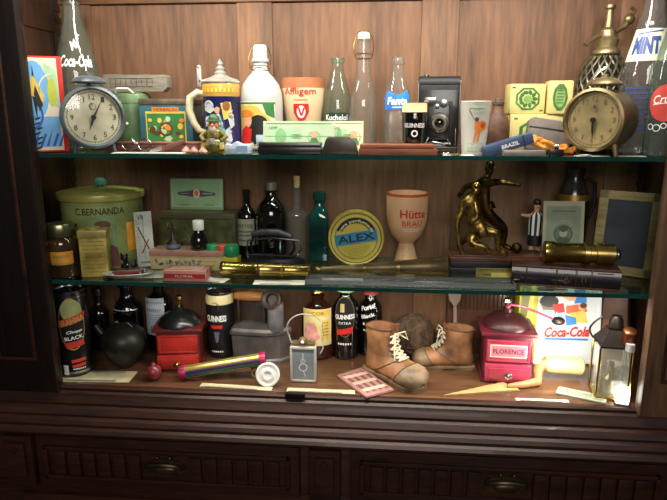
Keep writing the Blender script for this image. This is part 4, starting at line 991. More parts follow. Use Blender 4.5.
# flat iron
X, W, H = fit(242, 309, 230, M0, .13)
t = thing('flat_iron', 'old black flat iron with arched wire-framed handle, pointing right', 'iron', (X, .130, M0+.0004), math.radians(-6))
IRON = mat('black_iron', (34, 34, 38), .42, .7, .3, 40)
sole = [(-.062, 0)]
def isect(z, k):
    pts = []
    for u, hw in ((-.068, .020), (-.066, .030), (-.02, .034), (.02, .029), (.05, .018), (.068, .006), (.076, 0)): pts.append((u*k, -hw*k))
    return [(x, y, z) for x, y in pts]+[(x, -y, z) for x, y in pts[::-1][1:]]
g = G(); g.loft([isect(0, 1), isect(.005, 1.0), isect(.010, .97), isect(.024, .93), isect(.030, .86)]); obj('body', g, IRON, t)
g = G(); g.tube([(-.052, 0, .026), (-.058, 0, .060), (-.050, 0, .078), (-.036, 0, .084)], [.0035, .003, .003, .003], 8); g.tube([(.030, 0, .026), (.046, 0, .050), (.044, 0, .070), (.034, 0, .080)], [.0035, .003, .003, .003], 8); obj('bracket', g, IRON, t)
g = G(); g.tube([(-.054, 0, .080), (-.030, 0, .086), (.010, 0, .087), (.040, 0, .078)], [.007, .009, .009, .007], 12); obj('handle', g, mat('blackened_wood', (52, 50, 54), .4, 0, .2, 40), t)
g = G(); g.tube([(-.066, -.012, .034), (-.060, -.014, .070), (.0, -.016, .078), (.060, -.014, .074), (.066, -.012, .052), (.046, -.012, .036), (-.040, -.012, .036)], .0018, 8, closed=True); obj('wire_guard', g, mat('guard_metal', (100, 98, 96), .35, .9, .2), t)
# clear bottle with cork
X, W, H = fit(280, 306, 178, M0, .205); r = W/2
CL = [(0, .01), (.80, 0), (.86, .015), (.88, .05), (.90, .50), (.96, .545), (1.0, .555), (.96, .57), (.70, .60), (.42, .635), (.36, .66), (.33, .90), (.40, .905), (.40, .96), (.36, .96), (.36, 1), (.26, 1)]
bottle('corked_bottle', 'clear slim-necked glass bottle with wide shoulder and cork, behind the iron tip', X+.004, .243, M0, r*.92, H-.008, CL, CLEAR, CORK, 'cork')
# square teal bottle
X, W, H = fit(308, 330, 193, M0, .225); r = W/2
TB = [(0, .01), (.92, 0), (.99, .01), (1, .03), (1, .62), (.94, .68), (.70, .74), (.48, .79), (.46, .88), (.58, .885), (.60, .93), (.58, 1), (.42, 1), (.4, .97)]
t, rf = bottle('green_bottle', 'small square-shouldered bottle of dark teal glass left of the round yellow tin', X, .240, M0, r*1.03, H, TB, TEALG, sq=True)
# brass spyglass
a = un(221, 268, 1, .06); b = un(310, 268, 1, .06); L_ = b.x-a.x; R_ = .0168
t = thing('brass_spyglass', 'short brass spyglass of three drawn sections lying across the shelf front', 'spyglass', (a.x, .062, M0+R_+.0012), 0)
for i, (x0, x1, rr) in enumerate(((0, .42, 1), (.42, .70, .94), (.70, 1, .86))):
    g = G(); r_ = R_*rr; u0, u1 = x0*L_, x1*L_
    g.lathe([(0, u0), (r_*.96, u0), (r_, u0+.001), (r_, u0+.010), (r_*.94, u0+.012), (r_*.94, u1-.008), (r_, u1-.006), (r_, u1-.001), (r_*.9, u1), (0, u1)], 32, Ry(PI/2)); obj(['main_tube', 'middle_tube', 'eye_tube'][i], g, [BRASS, GOLD, BRASS][i], t)
# ALEX tin standing on edge
X, W, H = fit(328, 384, 204, M0, .19); r = W/2
t = thing('round_yellow_tin', 'flat round yellow tin with blue name band standing on its edge', 'tin', (X, .196, M0+r*.0+.0004), math.radians(4))
M = T(0, 0, r) @ Rx(math.radians(0)) @ FRONT
YT = mat('mustard_tin', (206, 186, 84), .4, .0, .15, 20, coat=.2)
g = G(); g.lathe([(0, -.020), (r*.94, -.020), (r*.96, -.018), (r*.96, .006), (0, .006)], 56, M); obj('body', g, mat('tin_bronze', (150, 128, 60), .35, .5, .2), t)
g = G(); g.lathe([(r*.96, -.004), (r, -.003), (r, .014), (r*.97, .017), (r*.93, .0165), (r*.91, .015), (0, .015)], 56, M); l_ = obj('lid', g, YT, t)
d = D(); d.ring(0, 0, r*.74, r*.76, 1, 1, n=48); d.ring(0, 0, r*.55, r*.74, 1, 1, .35, 2.75, 30); d.ring(0, 0, r*.88, r*.905, 1, 1, n=48)
d.rect(0, r*.02, r*1.50, r*.40, 2, 2, .16); d.text('ALEX', 0, r*.02, r*1.32, r*.27, 1, 3, .16, 0, .02); d.text('cera perfumada', 0, 0, r*1.5, r*.14, 3, 3, 0, 0, .02, arc=r*.62)
for i in range(7): d.rect(0, -r*.30-i*r*.065, r*(1.1-i*.11), r*.014, 4, 1, .12)
decal('lid_print', d, [YT, mat('tin_ink', (34, 38, 46), .4), mat('cyan_band', (46, 130, 170), .4, 0, .1), mat('tin_pale', (232, 222, 160), .4), mat('ochre_line', (150, 132, 30), .5)], l_, M=T(0, -.0155, r))
# clay goblet
X, W, H = fit(386, 428, 193, M0, .205); r = W/2
t = thing('clay_goblet', 'buff clay beer goblet with red rim and red lettering right of the yellow tin', 'goblet', (X, .218, M0))
P = [(0, 0), (r*.58, 0), (r*.60, .004), (r*.50, H*.12), (r*.40, H*.24), (r*.36, H*.30), (r*.50, H*.34), (r*.74, H*.42), (r*.92, H*.56), (r*.98, H*.70), (r, H*.90), (r, H*.965), (r, H), (r*.93, H), (r*.90, H*.8), (0, H*.5)]
g = G(); g.lathe(P, 48, mis=[0]*11+[1]*2+[0]*2); obj('body', g, [mat('buff_clay', (226, 178, 134), .5, 0, .08, 20), mat('red_clay_rim', (196, 84, 60), .45, 0, .1)], t)
d = D(); d.text('Hütte', .014, H*.74, .062, .020, 0, 1, 0, 0, .015); d.text('BRAU', .012, H*.61, .05, .013, 0, 1); d.scribble(-.012, .036, H*.53, .003, 1, 1); d.scribble(-.008, .032, H*.50, .003, 1, 1)
decal('lettering', d, [INKR, INKW], t, R=rfun(P[:12]), base=.0006, cyc=H*.65)
d = D(); d.text('E T Z N', 0, 0, .036, .007, 0, 1, PI/2); g = G(); d.put(g, None, T(0, -r*.46, H*.14) @ Rx(math.radians(-12)), .0012); obj('stem_lettering', g, CREAM, t, recalc=False)
# brass horn
a = un(322, 262, 1, .12); zt = M0
t = thing('brass_horn', 'long thin brass hunting horn flaring to the right, lying in front of the goblet', 'horn', (a.x, .118, M0), 0)
b = un(449, 260, 1, .10); L_ = b.x-a.x
g = G(); P = []; n = 22
rb = .0275
for i in range(n+1):
    u = i/n; P.append((.0060+.0155*u**1.25+(.006*max(0, (u-.9)/.1)**2), u*L_))
Pin = [(r*.9, z) for r, z in P[::-1][:6]]+[(0, L_*.7)]
M = T(0, 0, .0070) @ Rz(-.10) @ Ry(PI/2-math.atan((rb-.0060)/L_)*.98)
g.lathe([(0, 0)]+P+Pin, 32, M); obj('tube', g, OLDBRASS, t)
g = G(); g.lathe([(0, -.016), (.0065, -.016), (.0075, -.013), (.004, -.006), (.0045, 0), (0, 0)], 20, M); obj('mouthpiece', g, BRASS, t)
g = G()
for u in (.35, .62):
    r0 = .0062+.0155*u**1.25; g.lathe([(r0, u*L_-.003), (r0+.0012, u*L_-.003), (r0+.0012, u*L_+.003), (r0, u*L_+.003)], 28, M)
obj('collars', g, GOLD, t)
# silver cutlery and long glass tray at the front
x0 = un(306, 276, 1, .03).x; x1 = un(515, 276, 1, .03).x
t = thing('letter_tray', 'long narrow clear tray catching light along the shelf front', 'tray', ((x0+x1)/2, .034, M0+.0004), 0)
g = G(); w_ = x1-x0
g.box(0, 0, .0015, w_, .046, .003, .001)
for s_ in (-1, 1): g.box(0, s_*.022, .006, w_, .002, .010, .0005); g.box(s_*(w_/2-.001), 0, .006, .002, .044, .010, .0005)
obj('body', g, glass('tray_glass', (226, 232, 230), (150, 160, 156), .5, .4, .12), t)
def lay_knife(name, label, x, y, z, L, rz, hm, bm_, group=None):
    t = thing(name, label, 'knife', (x, y, z), rz, group)
    g = G(); g.prism([(-L*.5, -.0045), (L*.02, -.0035), (L*.02, .0035), (-L*.5, .0055)], -.003, .003, T(0, 0, .003) @ Rx(PI/2) , bev=.001); obj('handle', g, hm, t)
    g = G(); g.prism([(L*.02, -.0035), (L*.44, -.006), (L*.5, .002), (L*.44, .005), (L*.02, .004)], -.0006, .0006, T(0, 0, .003) @ Rx(PI/2)); obj('blade', g, bm_, t)
    return t
lay_knife('table_knife', 'silver table knife with pale handle lying in the tray, nearer its left end', (x0+x1)/2-.10, .036, M0+.0036, .17, .03, PEWTER, STEEL, 'silver knives in the tray')
lay_knife('table_knife', 'silver table knife lying in the tray beneath the pedestal, nearer its right end', (x0+x1)/2+.10, .030, M0+.0036, .18, -.02, STEEL, STEEL, 'silver knives in the tray')
sheet('card', 'pale torn paper lying left of the glass tray below the spyglass', 'card', (un(280, 280, 1, .03).x, .022, 0), .08, .110, .034, PAPER, M0, 0, 'papers on the middle shelf', 2)
# pedestal box and trophy
x0 = un(450, 268, 1, .10).x; x1 = un(517, 268, 1, .10).x; hb = .038
t = thing('black_case', 'black oblong case with faded yellow label beneath the footballer trophy', 'case', ((x0+x1)/2, .135, M0+.0004), 0)
g = G(); g.box(0, 0, hb*.3, x1-x0, .09, hb*.6, .002); obj('base', g, BLACK, t)
g = G(); g.box(0, 0, hb*.8, x1-x0, .09, hb*.4-.0005, .002); obj('lid', g, mat('black_lid', (26, 24, 30), .4, 0, .2), t)
d = D(); w_ = x1-x0; d.rect(w_*.16, .014, w_*.56, .022, 0, 1); d.text('SIEMENS-MARTIN', w_*.16, .0205, w_*.5, .005, 1, 2); d.rect(w_*.26, .010, w_*.30, .010, 2, 2); d.scribble(w_*.0, w_*.1, .010, .003, 1, 2)
decal('label', d, [mat('faded_yellow', (150, 136, 70), .6, 0, .2), INKK, mat('bright_label', (216, 196, 104), .6)], t, M=T(0, -.045, 0))
x0 = un(449, 252, 1, .12).x; x1 = un(546, 252, 1, .12).x; zb = M0+.0004+hb
t = thing('footballer_trophy', 'gold trophy of two tackling footballers on a long wooden base', 'trophy', ((x0+x1)/2, .132, zb), 0)
g = G(); w_ = x1-x0; g.box(0, 0, .004, w_, .075, .008, .0015); g.box(0, 0, .010, w_*.94, .068, .005, .001); obj('base', g, wood('trophy_base', (70, 38, 26), (120, 72, 48), 'x', .3, .4, 14), t)
def tp(px, py, y=0.132):
    p = un(px, py, 1, y); return (p.x-(x0+x1)/2, y-.132, p.z-zb)
_B = False
def J(px, py, r, dy=0): q = tp(px, py, .132+dy+(.012 if dy > -.017 and not _B else -.006)); return (q[0], q[1], q[2], r)
bz = .0125
# runner: upright player seen from the side, arm flung right
A = {'pel': J(484, 207, .013), 'belly': J(483, 197, .0125), 'chest': J(482, 186, .014), 'neck': J(487, 177, .0055), 'head0': J(489, 174, .0075), 'head1': J(491, 167, .0082),
     'shR': J(488, 183, .008, -.012), 'elR': J(501, 182, .0052, -.018), 'haR': J(512, 184, .0042, -.02), 'fiR': J(521, 185, .0035, -.02),
     'shL': J(477, 184, .008, .014), 'elL': J(466, 186, .0055, .022), 'haL': J(458, 196, .004, .024),
     'hipR': J(488, 212, .012, -.008), 'knR': J(505, 225, .0088, .0), 'anR': J(503, 240, .0055, .004), 'toR': J(513, 244, .0048, .002),
     'hipL': J(479, 212, .012, .010), 'knL': J(474, 226, .008, .016), 'anL': J(463, 237, .005, .018), 'toL': J(457, 243, .0045, .016)}
EA = [('pel', 'belly'), ('belly', 'chest'), ('chest', 'neck'), ('neck', 'head0'), ('head0', 'head1'), ('chest', 'shR'), ('shR', 'elR'), ('elR', 'haR'), ('haR', 'fiR'), ('chest', 'shL'), ('shL', 'elL'), ('elL', 'haL'),
      ('pel', 'hipR'), ('hipR', 'knR'), ('knR', 'anR'), ('anR', 'toR'), ('pel', 'hipL'), ('hipL', 'knL'), ('knL', 'anL'), ('anL', 'toL')]
g = G(); skin_into(g, skin(EA, A, 'pel', 2, 1.2)); TG = mat('trophy_gold', (176, 146, 78), .34, 1, .55, 70, bump=1.0)
f1 = obj('running_player', g, mat('trophy_bronze', (112, 88, 48), .3, 1, .5, 70, bump=.8), t, ang=180)
hp = Vector(tp(491, 168)); g = G(); g.ball((hp.x-.002, hp.y+.001, hp.z+.003), .0095, .0095, .010); g.ball((hp.x-.007, hp.y+.003, hp.z-.004), .006, .007, .008); obj('hair', g, mat('dark_bronze', (90, 70, 40), .4, 1, .3, 60), f1)
g = G(); g.ball((hp.x+.008, hp.y-.003, hp.z-.003), .0022); g.ball((hp.x+.006, hp.y-.006, hp.z), .0012); obj('face', g, GOLD, f1)
q = J(487, 203, 1); g = G(); g.lathe([(.0145, -.012), (.0165, -.020), (.0175, -.024)], 20, T(q[0]-.002, q[1], q[2]+.016) @ Ry(-.2)); obj('shorts', g, mat('dark_bronze', (90, 70, 40), .4, 1, .3, 60), f1)
# sliding player bent forward, arm reaching to the ground
_B = True
Bd = {'pel': J(478, 221, .012, -.022), 'belly': J(474, 209, .0125, -.022), 'chest': J(469, 196, .014, -.024), 'neck': J(473, 189, .006, -.028), 'head0': J(475, 186, .0075, -.030), 'head1': J(478, 181, .0085, -.030),
      'shA': J(464, 197, .0085, -.020), 'elA': J(457, 214, .0062, -.024), 'haA': J(459, 233, .005, -.026), 'fiA': J(463, 243, .0045, -.026),
      'shB': J(476, 198, .007, -.034), 'elB': J(478, 209, .0055, -.038), 'haB': J(470, 214, .0045, -.038),
      'hipA': J(484, 221, .0115, -.026), 'knA': J(499, 224, .0085, -.030), 'anA': J(498, 238, .0055, -.030), 'toA': J(509, 244, .0045, -.030),
      'hipB': J(473, 226, .0105, -.018), 'knB': J(470, 233, .008, -.030), 'anB': J(485, 236, .0055, -.034), 'toB': J(492, 243, .0045, -.034)}
EB = [('pel', 'belly'), ('belly', 'chest'), ('chest', 'neck'), ('neck', 'head0'), ('head0', 'head1'), ('chest', 'shA'), ('shA', 'elA'), ('elA', 'haA'), ('haA', 'fiA'), ('chest', 'shB'), ('shB', 'elB'), ('elB', 'haB'),
      ('pel', 'hipA'), ('hipA', 'knA'), ('knA', 'anA'), ('anA', 'toA'), ('pel', 'hipB'), ('hipB', 'knB'), ('knB', 'anB'), ('anB', 'toB')]
g = G(); skin_into(g, skin(EB, Bd, 'pel', 2, 1.2)); f2 = obj('sliding_player', g, TG, t, ang=180)
g = G(); q = J(480, 219, 1, -.024); g.lathe([(.0165, -.018), (.0185, -.014), (.0185, -.004), (.0150, .010)], 20, T(q[0], q[1], q[2]) @ Ry(-.5), flute=lambda a, z: 1+.05*math.cos(6*a)); g.lathe([(.0160, -.018), (.0165, -.006), (.0185, .008), (.0170, .016), (.009, .022)], 20, T(q[0]-.022, q[1], q[2]+.046) @ Ry(-.35), flute=lambda a, z: 1+.04*math.cos(7*a+z*200)); obj('kit', g, TG, f2)
q = J(478, 181, 1, -.030); g = G(); g.ball((q[0]-.003, q[1]+.001, q[2]+.002), .0098, .010, .0095); obj('hair', g, BRASS, f2)
for f_ in (f1, f2): f_.scale.z = 1.09; f_.location.z = .0124-1.09*min(v.co.z for v in f_.data.vertices)
q = tp(515, 240); g = G(); g.ball((q[0]+.004, q[1]-.004, bz+.012), .012, seg=20); obj('football', g, mat('dark_bronze', (90, 70, 40), .4, 1, .3, 60), t)
# striped player figurine
X, W, H = fit(519, 543, 199, M0, .225)
FX = un(534, 230, 1, .225).x
t = thing('player_figurine', 'small cut-figure doll of a footballer in black and white stripes with arm out', 'figurine', (FX, .215, M0+.0004), 0)
k = H/.142
fj = {'pel': (0, 0, .070*k, .011), 'ch': (0, 0, .098*k, .013), 'nk': (0, 0, .116*k, .005), 'hd': (.001, -.001, .128*k, .009), 'hd2': (.001, 0, .134*k, .008), 'sa': (-.013, 0, .108*k, .0055), 'ea': (-.025, -.004, .108*k, .0042), 'ha': (-.036, -.006, .111*k, .0036), 'sb': (.013, 0, .108*k, .0055), 'eb': (.017, -.004, .090*k, .0042), 'hb': (.013, -.010, .078*k, .0036),
      'la': (-.006, 0, .060*k, .0085), 'ka': (-.007, -.001, .034*k, .006), 'fa': (-.008, 0, .006*k, .0045), 'ta': (-.009, -.010, .004, .0035), 'lb': (.006, 0, .060*k, .0085), 'kb': (.008, -.001, .034*k, .006), 'fb': (.009, 0, .006*k, .0045), 'tb': (.011, -.010, .004, .0035)}
fe = [('pel', 'ch'), ('ch', 'nk'), ('nk', 'hd'), ('hd', 'hd2'), ('ch', 'sa'), ('sa', 'ea'), ('ea', 'ha'), ('ch', 'sb'), ('sb', 'eb'), ('eb', 'hb'), ('pel', 'la'), ('la', 'ka'), ('ka', 'fa'), ('fa', 'ta'), ('pel', 'lb'), ('lb', 'kb'), ('kb', 'fb'), ('fb', 'tb')]
g = G(); skin_into(g, skin(fe, fj, 'pel')); obj('body', g, mat('doll_skin', (206, 152, 120), .5, 0, .06), t, ang=180)
g = G(); P = [(.0155, .064*k), (.0150, .075*k), (.0160, .098*k), (.0150, .110*k), (.007, .116*k)]; n = 16
for i in range(n): g.lathe(P, 3, a0=2*PI*i/n, a1=2*PI*(i+1)/n, mi=i % 2)
obj('striped_shirt', g, [INKW, INKK], t)
g = G(); g.lathe([(.0160, .046*k), (.0165, .050*k), (.0158, .068*k)], 24); obj('shorts', g, INKK, t)
g = G()
for s_ in (-1, 1): g.lathe([(.0068, .010*k), (.0072, .026*k), (.0066, .028*k)], 14, T(s_*.0085, 0, 0))
obj('socks', g, INKW, t)
g = G(); g.ball((.001, .001, .136*k), .0102, .0102, .009); obj('hair', g, INKK, t)
g = G()
for s_ in (-1, 1): g.ball((.001+s_*.003, -.0095, .130*k), .0011)
g.ball((.001, -.0105, .127*k), .0015); obj('face', g, BRN, t)
# photograph card
X, W, H = fit(541, 582, 200, M0, .20)
t = thing('portrait_card', 'cream-bordered card with a grey oval portrait leaning behind the brass telescope', 'picture', (X-.002, .165, M0+.001), 0, rot=(math.radians(-8), 0, math.radians(3)))
g = G(); g.box(0, 0, H/2, W, .002, H); obj('card', g, mat('card_border', (170, 166, 140), .6, 0, .1), t)
d = D(); c = H*.56; d.rect(0, c, W*.84, H*.74, 0, 1); d.ring(0, c-.004, .018, .021, 1, 2); d.ell(0, c-.004, .018, .022, 2, 2); d.ell(0, c, .009, .012, 3, 3); d.ell(0, c+.008, .010, .007, 1, 4); d.poly([(-.016, c-.022), (.016, c-.022), (.010, c-.010), (-.010, c-.010)], 1, 3); d.rect(0, c+H*.30, W*.6, .002, 1, 2); d.ring(0, c, .026, .0268, 3, 2)
decal('portrait', d, [mat('photo_green_grey', (134, 144, 120), .5, 0, .1), mat('photo_dark', (76, 88, 72), .5), mat('photo_mid', (112, 124, 100), .5), mat('photo_light', (172, 176, 150), .5)], t, M=T(0, -.001, 0))
# dim stoneware jug
X, W, H = fit(556, 592, 168, M0, .235); r = W/2*.92
t = thing('dark_jug', 'dark rounded jug with gold band standing in the shade behind the portrait card', 'jug', (X-.002, .234, M0))
g = G(); P = [(0, 0), (r*.7, 0), (r*.8, .004), (r*.95, H*.3), (r, H*.55), (r*.95, H*.72), (r*.70, H*.84), (r*.52, H*.90), (r*.60, H), (r*.5, H), (0, H*.9)]; g.lathe(P, 36); obj('body', g, mat('dark_glaze', (34, 28, 26), .2, 0, .3, 20, coat=.4), t)
g = G(); g.lathe([(r*.98, H*.68), (r*.99, H*.68), (r*.93, H*.745), (r*.92, H*.745)], 36); obj('gold_band', g, mat('dull_gold', (140, 112, 50), .4, .8, .2), t)
g = G(); g.tube([(r*.6, -.004, H*.90), (r*1.15, -.008, H*.86), (r*1.25, -.008, H*.66), (r*.95, -.004, H*.50)], .005, 10); obj('handle', g, mat('dark_glaze', (34, 28, 26), .2), t)
# leather book
pa = un(521, 280, 2, M0); pb = un(627, 292, 2, M0)
bx0 = Vector((.368, .050, 0)); bx1 = Vector((.577, .012, 0)); dv = bx1-bx0; L_ = dv.length; ang = math.atan2(dv.y, dv.x)
t = thing('leather_book', 'thick dark leather-bound book with gilt spine bands lying under the brass telescope', 'book', (bx0.x, bx0.y, M0+.0004), ang)
hb = .044; dp = .096
g = G(); g.box(L_/2, dp/2, .0025, L_, dp, .004, .001); g.box(L_/2, dp/2, hb-.0025, L_, dp, .004, .001); obj('cover', g, mat('maroon_leather', (92, 50, 38), .4, 0, .2, 50, bump=.2, coat=.2), t)
g = G(); g.loft([[(x, -.002+.006*(1-math.sin(PI*v)), hb*v) for v in [i/8 for i in range(9)]]+[(x, .008, hb), (x, .008, 0)] for x in (0, L_)]); obj('spine', g, mat('dark_leather', (34, 26, 38), .35, 0, .2, 50, bump=.2, coat=.3), t)
for u in (.14, .42, .60, .74):
    g = G(); g.tube([(L_*u, -.0026+.0056*(1-math.sin(PI*v)), hb*v) for v in [i/8 for i in range(9)]], .0016, 6); obj('raised_band', g, GOLD, t)
d = D(); d.text('A', L_*.51, hb*.5, .012, .012, 0, 1); d.ring(L_*.51, hb*.5, .009, .010, 0, 1); d.text('II', L_*.67, hb*.5, .010, .012, 0, 1); d.rect(L_*.86, hb*.84, .03, .002, 0, 1); d.rect(L_*.05, hb*.7, .012, .002, 0, 1); d.rect(L_*.05, hb*.3, .012, .002, 0, 1)
decal('gilt_tooling', d, GOLD, t, M=T(0, -.0022, 0), base=.0002)
g = G(); g.box(L_/2+.0, dp/2-.001, hb/2, L_-.006, dp-.008, hb-.009, .0005); obj('pages', g, mat('page_block', (150, 126, 84), .7, 0, .3, 200, stretch=(.05, .05, 4)), t)
BZ = M0+.0004+hb
# brass telescope on the book
a = un(544, 243, 1, .09); b = un(617, 243, 1, .09); L_ = b.x-a.x; R_ = .0235
t = thing('brass_telescope', 'polished brass telescope tube with two wide collars resting on the leather book', 'telescope', (a.x-.004, .072, BZ+R_+.0004), math.radians(-6))
M = Ry(PI/2)
g = G(); g.lathe([(0, 0), (R_*.9, 0), (R_, .002), (R_, .020), (R_*.90, .023), (R_*.90, L_*.55), (0, L_*.55)], 40, M); obj('main_tube', g, BRASS, t)
g = G(); g.lathe([(R_*.86, L_*.52), (R_*.94, L_*.53), (R_*.94, L_*.60), (R_*.82, L_*.61), (R_*.82, L_*.68), (R_*.98, L_*.69), (R_*.98, L_*.92), (R_*.84, L_*.94), (0, L_*.94)], 40, M); obj('draw_tube', g, GOLD, t)
g = G(); g.lathe([(R_*.60, L_*.93), (R_*.60, L_*.97), (R_*.44, L_), (0, L_)], 32, M); obj('eyepiece', g, STEEL, t)
g = G(); g.ball((L_*.78, 0, R_*.98), .004); obj('focus_knob', g, BRASS, t)
# small black spyglass / pipe in front of book
a = un(531, 270, 1, .02)
t = lay_knife('pen_knife', 'slim grey pen-knife lying in front of the leather book', .445, .012, M0+.0006, .060, -.04, mat('pewter_dark', (120, 114, 100), .4, .8), STEEL)
# slate in a frame against the right wall
t = thing('framed_slate', 'wooden-framed writing slate leaning against the right side of the cabinet', 'slate', (un(632, 240, 1, .14).x-.013, .148, M0+.001), 0, rot=(math.radians(-9), 0, math.radians(-30)))
w_, h_ = .128, .186; FR = wood('slate_frame', (116, 98, 62), (164, 146, 98), 'x', .6, 0, 20)
g = G(); g.box(0, 0, h_-.010, w_, .010, .020, .002); g.box(0, 0, .010, w_, .010, .020, .002); g.box(-w_/2+.010, 0, h_/2, .020, .010, h_, .002); g.box(w_/2-.010, 0, h_/2, .020, .010, h_, .002); obj('frame', g, FR, t)
g = G(); g.box(0, .001, h_/2, w_-.03, .005, h_-.03); obj('slate_panel', g, mat('slate_blue_black', (46, 56, 70), .45, 0, .35, 12), t)

# ================================================================== BOTTOM SHELF
def wrap_can(name, label, x, y, R, H, body, rz=0, rimm=STEEL):
    t = thing(name, label, 'can', (x, y, B0+.0004), rz)
    g = G(); g.lathe([(0, .003), (R*.80, .003), (R*.84, 0), (R*.98, .010), (R, .014), (R, H-.016), (R*.90, H-.004), (R*.90, H-.003), (0, H-.006)], 44); obj('body', g, body, t)
    g = G(); g.lathe([(R*.88, H-.005), (R*.91, H), (R*.87, H+.0005), (R*.83, H-.006), (0, H-.006)], 40); lid = obj('lid', g, rimm, t)
    g = G(); g.lathe([(0, 0), (.008, 0), (.008, .0015), (0, .0015)], 16, T(0, -.004, H-.006), sy=1.5); obj('pull_tab', g, rimm, lid)
    return t
t = wrap_can('beer_can', 'tall black beer can with red and gold oval badge, far left of bottom shelf', un(73, 335, 1, .06).x, .062, .0375, .205, BLACK, .42)
d = D(); c = .118
d.ell(.002, c+.012, .029, .062, 1, 1, 28); d.ell(.002, c+.012, .027, .059, 0, 2, 28); d.ell(.003, c+.045, .023, .026, 2, 3); d.poly([(-.030, c+.004), (.030, c+.020), (.034, c+.040), (-.026, c+.022)], 3, 4); d.text('BRAHMA', .002, c+.020, .056, .014, 1, 5, .26, 0, .03)
d.text('Chopp', .006, c-.006, .034, .009, 4, 4, .12, .3, .02); d.text('BLACK', .004, c-.020, .040, .009, 4, 4, .12, 0, .02); d.poly([(-.012, c-.046), (.026, c-.040), (.024, c-.026), (-.018, c-.032)], 3, 3)
d.rect(.010, .042, .032, .008, 3, 1, .1); d.rect(.010, .030, .030, .007, 3, 1, .1); d.scribble(-.004, .024, .022, .003, 4, 2); d.rect(-.020, .020, .012, .024, 4, 1)
decal('badge', d, [INKK, mat('badge_gold', (206, 170, 96), .35, .3), mat('badge_green', (160, 168, 112), .4, 0, .15), mat('badge_red', (206, 66, 50), .4), INKW], t, R=.0375)
g = G(); g.lathe([(.0379, .192), (.0379, .194)], 44); obj('silver_ring', g, STEEL, t)
g = G(); g.lathe([(.0372, .010), (.0379, .013), (.0379, .016)], 44); obj('silver_ring', g, STEEL, t)
# dark bottles behind
X, W, H = fit(89, 107, 292, B0, .19); bottle('dark_bottle', 'slim black bottle half hidden behind the tall beer can', X-.003, .205, B0, W/2, H, WINE, BLACKG, BLACK, 'screw')
X, W, H = fit(109, 138, 285, B0, .20)
t, rf = bottle('dark_bottle', 'broader black bottle with thin white shoulder line, above the round dark flask', X+.006, .215, B0, W/2*.95, min(H, .222), BEER, BLACKG, BLACK, 'crown')
d = D(); d.rect(0, .112, W*1.1, .0012, 0, 1); d.text('ch', -.018, .080, .016, .012, 0, 1); decal('white_line', d, INKW, t, R=rf, cyc=.08)
# round dark flask
x = un(124, 372, 1, .085).x
t = thing('round_flask', 'round dull dark flask with short slanted spout standing before the black bottles', 'flask', (x-.002, .100, B0+.0004))
g = G(); g.lathe([(0, 0), (.015, 0), (.018, .004), (.036, .024), (.051, .050), (.055, .066), (.049, .088), (.032, .102), (.012, .107), (0, .108)], 44); obj('body', g, mat('smoky_metal', (52, 50, 42), .42, .5, .4, 16, bump=.1), t)
g = G(); g.tube([(-.036, -.010, .078), (-.052, -.012, .094), (-.060, -.012, .108)], [.011, .008, .006], 12); obj('spout', g, mat('dark_spout', (38, 36, 32), .4, .5), t)
g = G(); g.tube([(0, -.002, .096), (.004, -.002, .108), (.016, -.004, .112), (.026, -.004, .104)], .0025, 8); obj('handle', g, STEEL, t)
# wine bottle with white label
X, W, H = fit(143, 170, 285, B0, .20); r = W/2
PORT = [(0, .01), (.86, 0), (.98, .012), (1, .03), (1, .66), (.95, .73), (.72, .80), (.40, .86), (.37, .95), (.44, .955), (.44, 1), (.3, 1)]
t, rf = bottle('port_bottle', 'black round-shouldered bottle with pale printed label behind the dark red coffee mill', X, .225, B0, r, min(H, .226), PORT, BLACKG, CREAM, 'cork')
d = D(); d.rect(-.004, .095, .056, .098, 0, 0); d.text('VINHO DO PORTO', -.004, .132, .046, .005, 1, 1); d.text('TAWNY', -.004, .112, .04, .009, 1, 1)
for i in range(8): d.scribble(-.026, .018, .100-i*.006, .0025, 2, 1)
d.ring(-.004, .062, .008, .010, 1, 1)
decal('label', d, [mat('port_label', (190, 200, 208), .5, 0, .08), INKK, GREY], t, R=r)
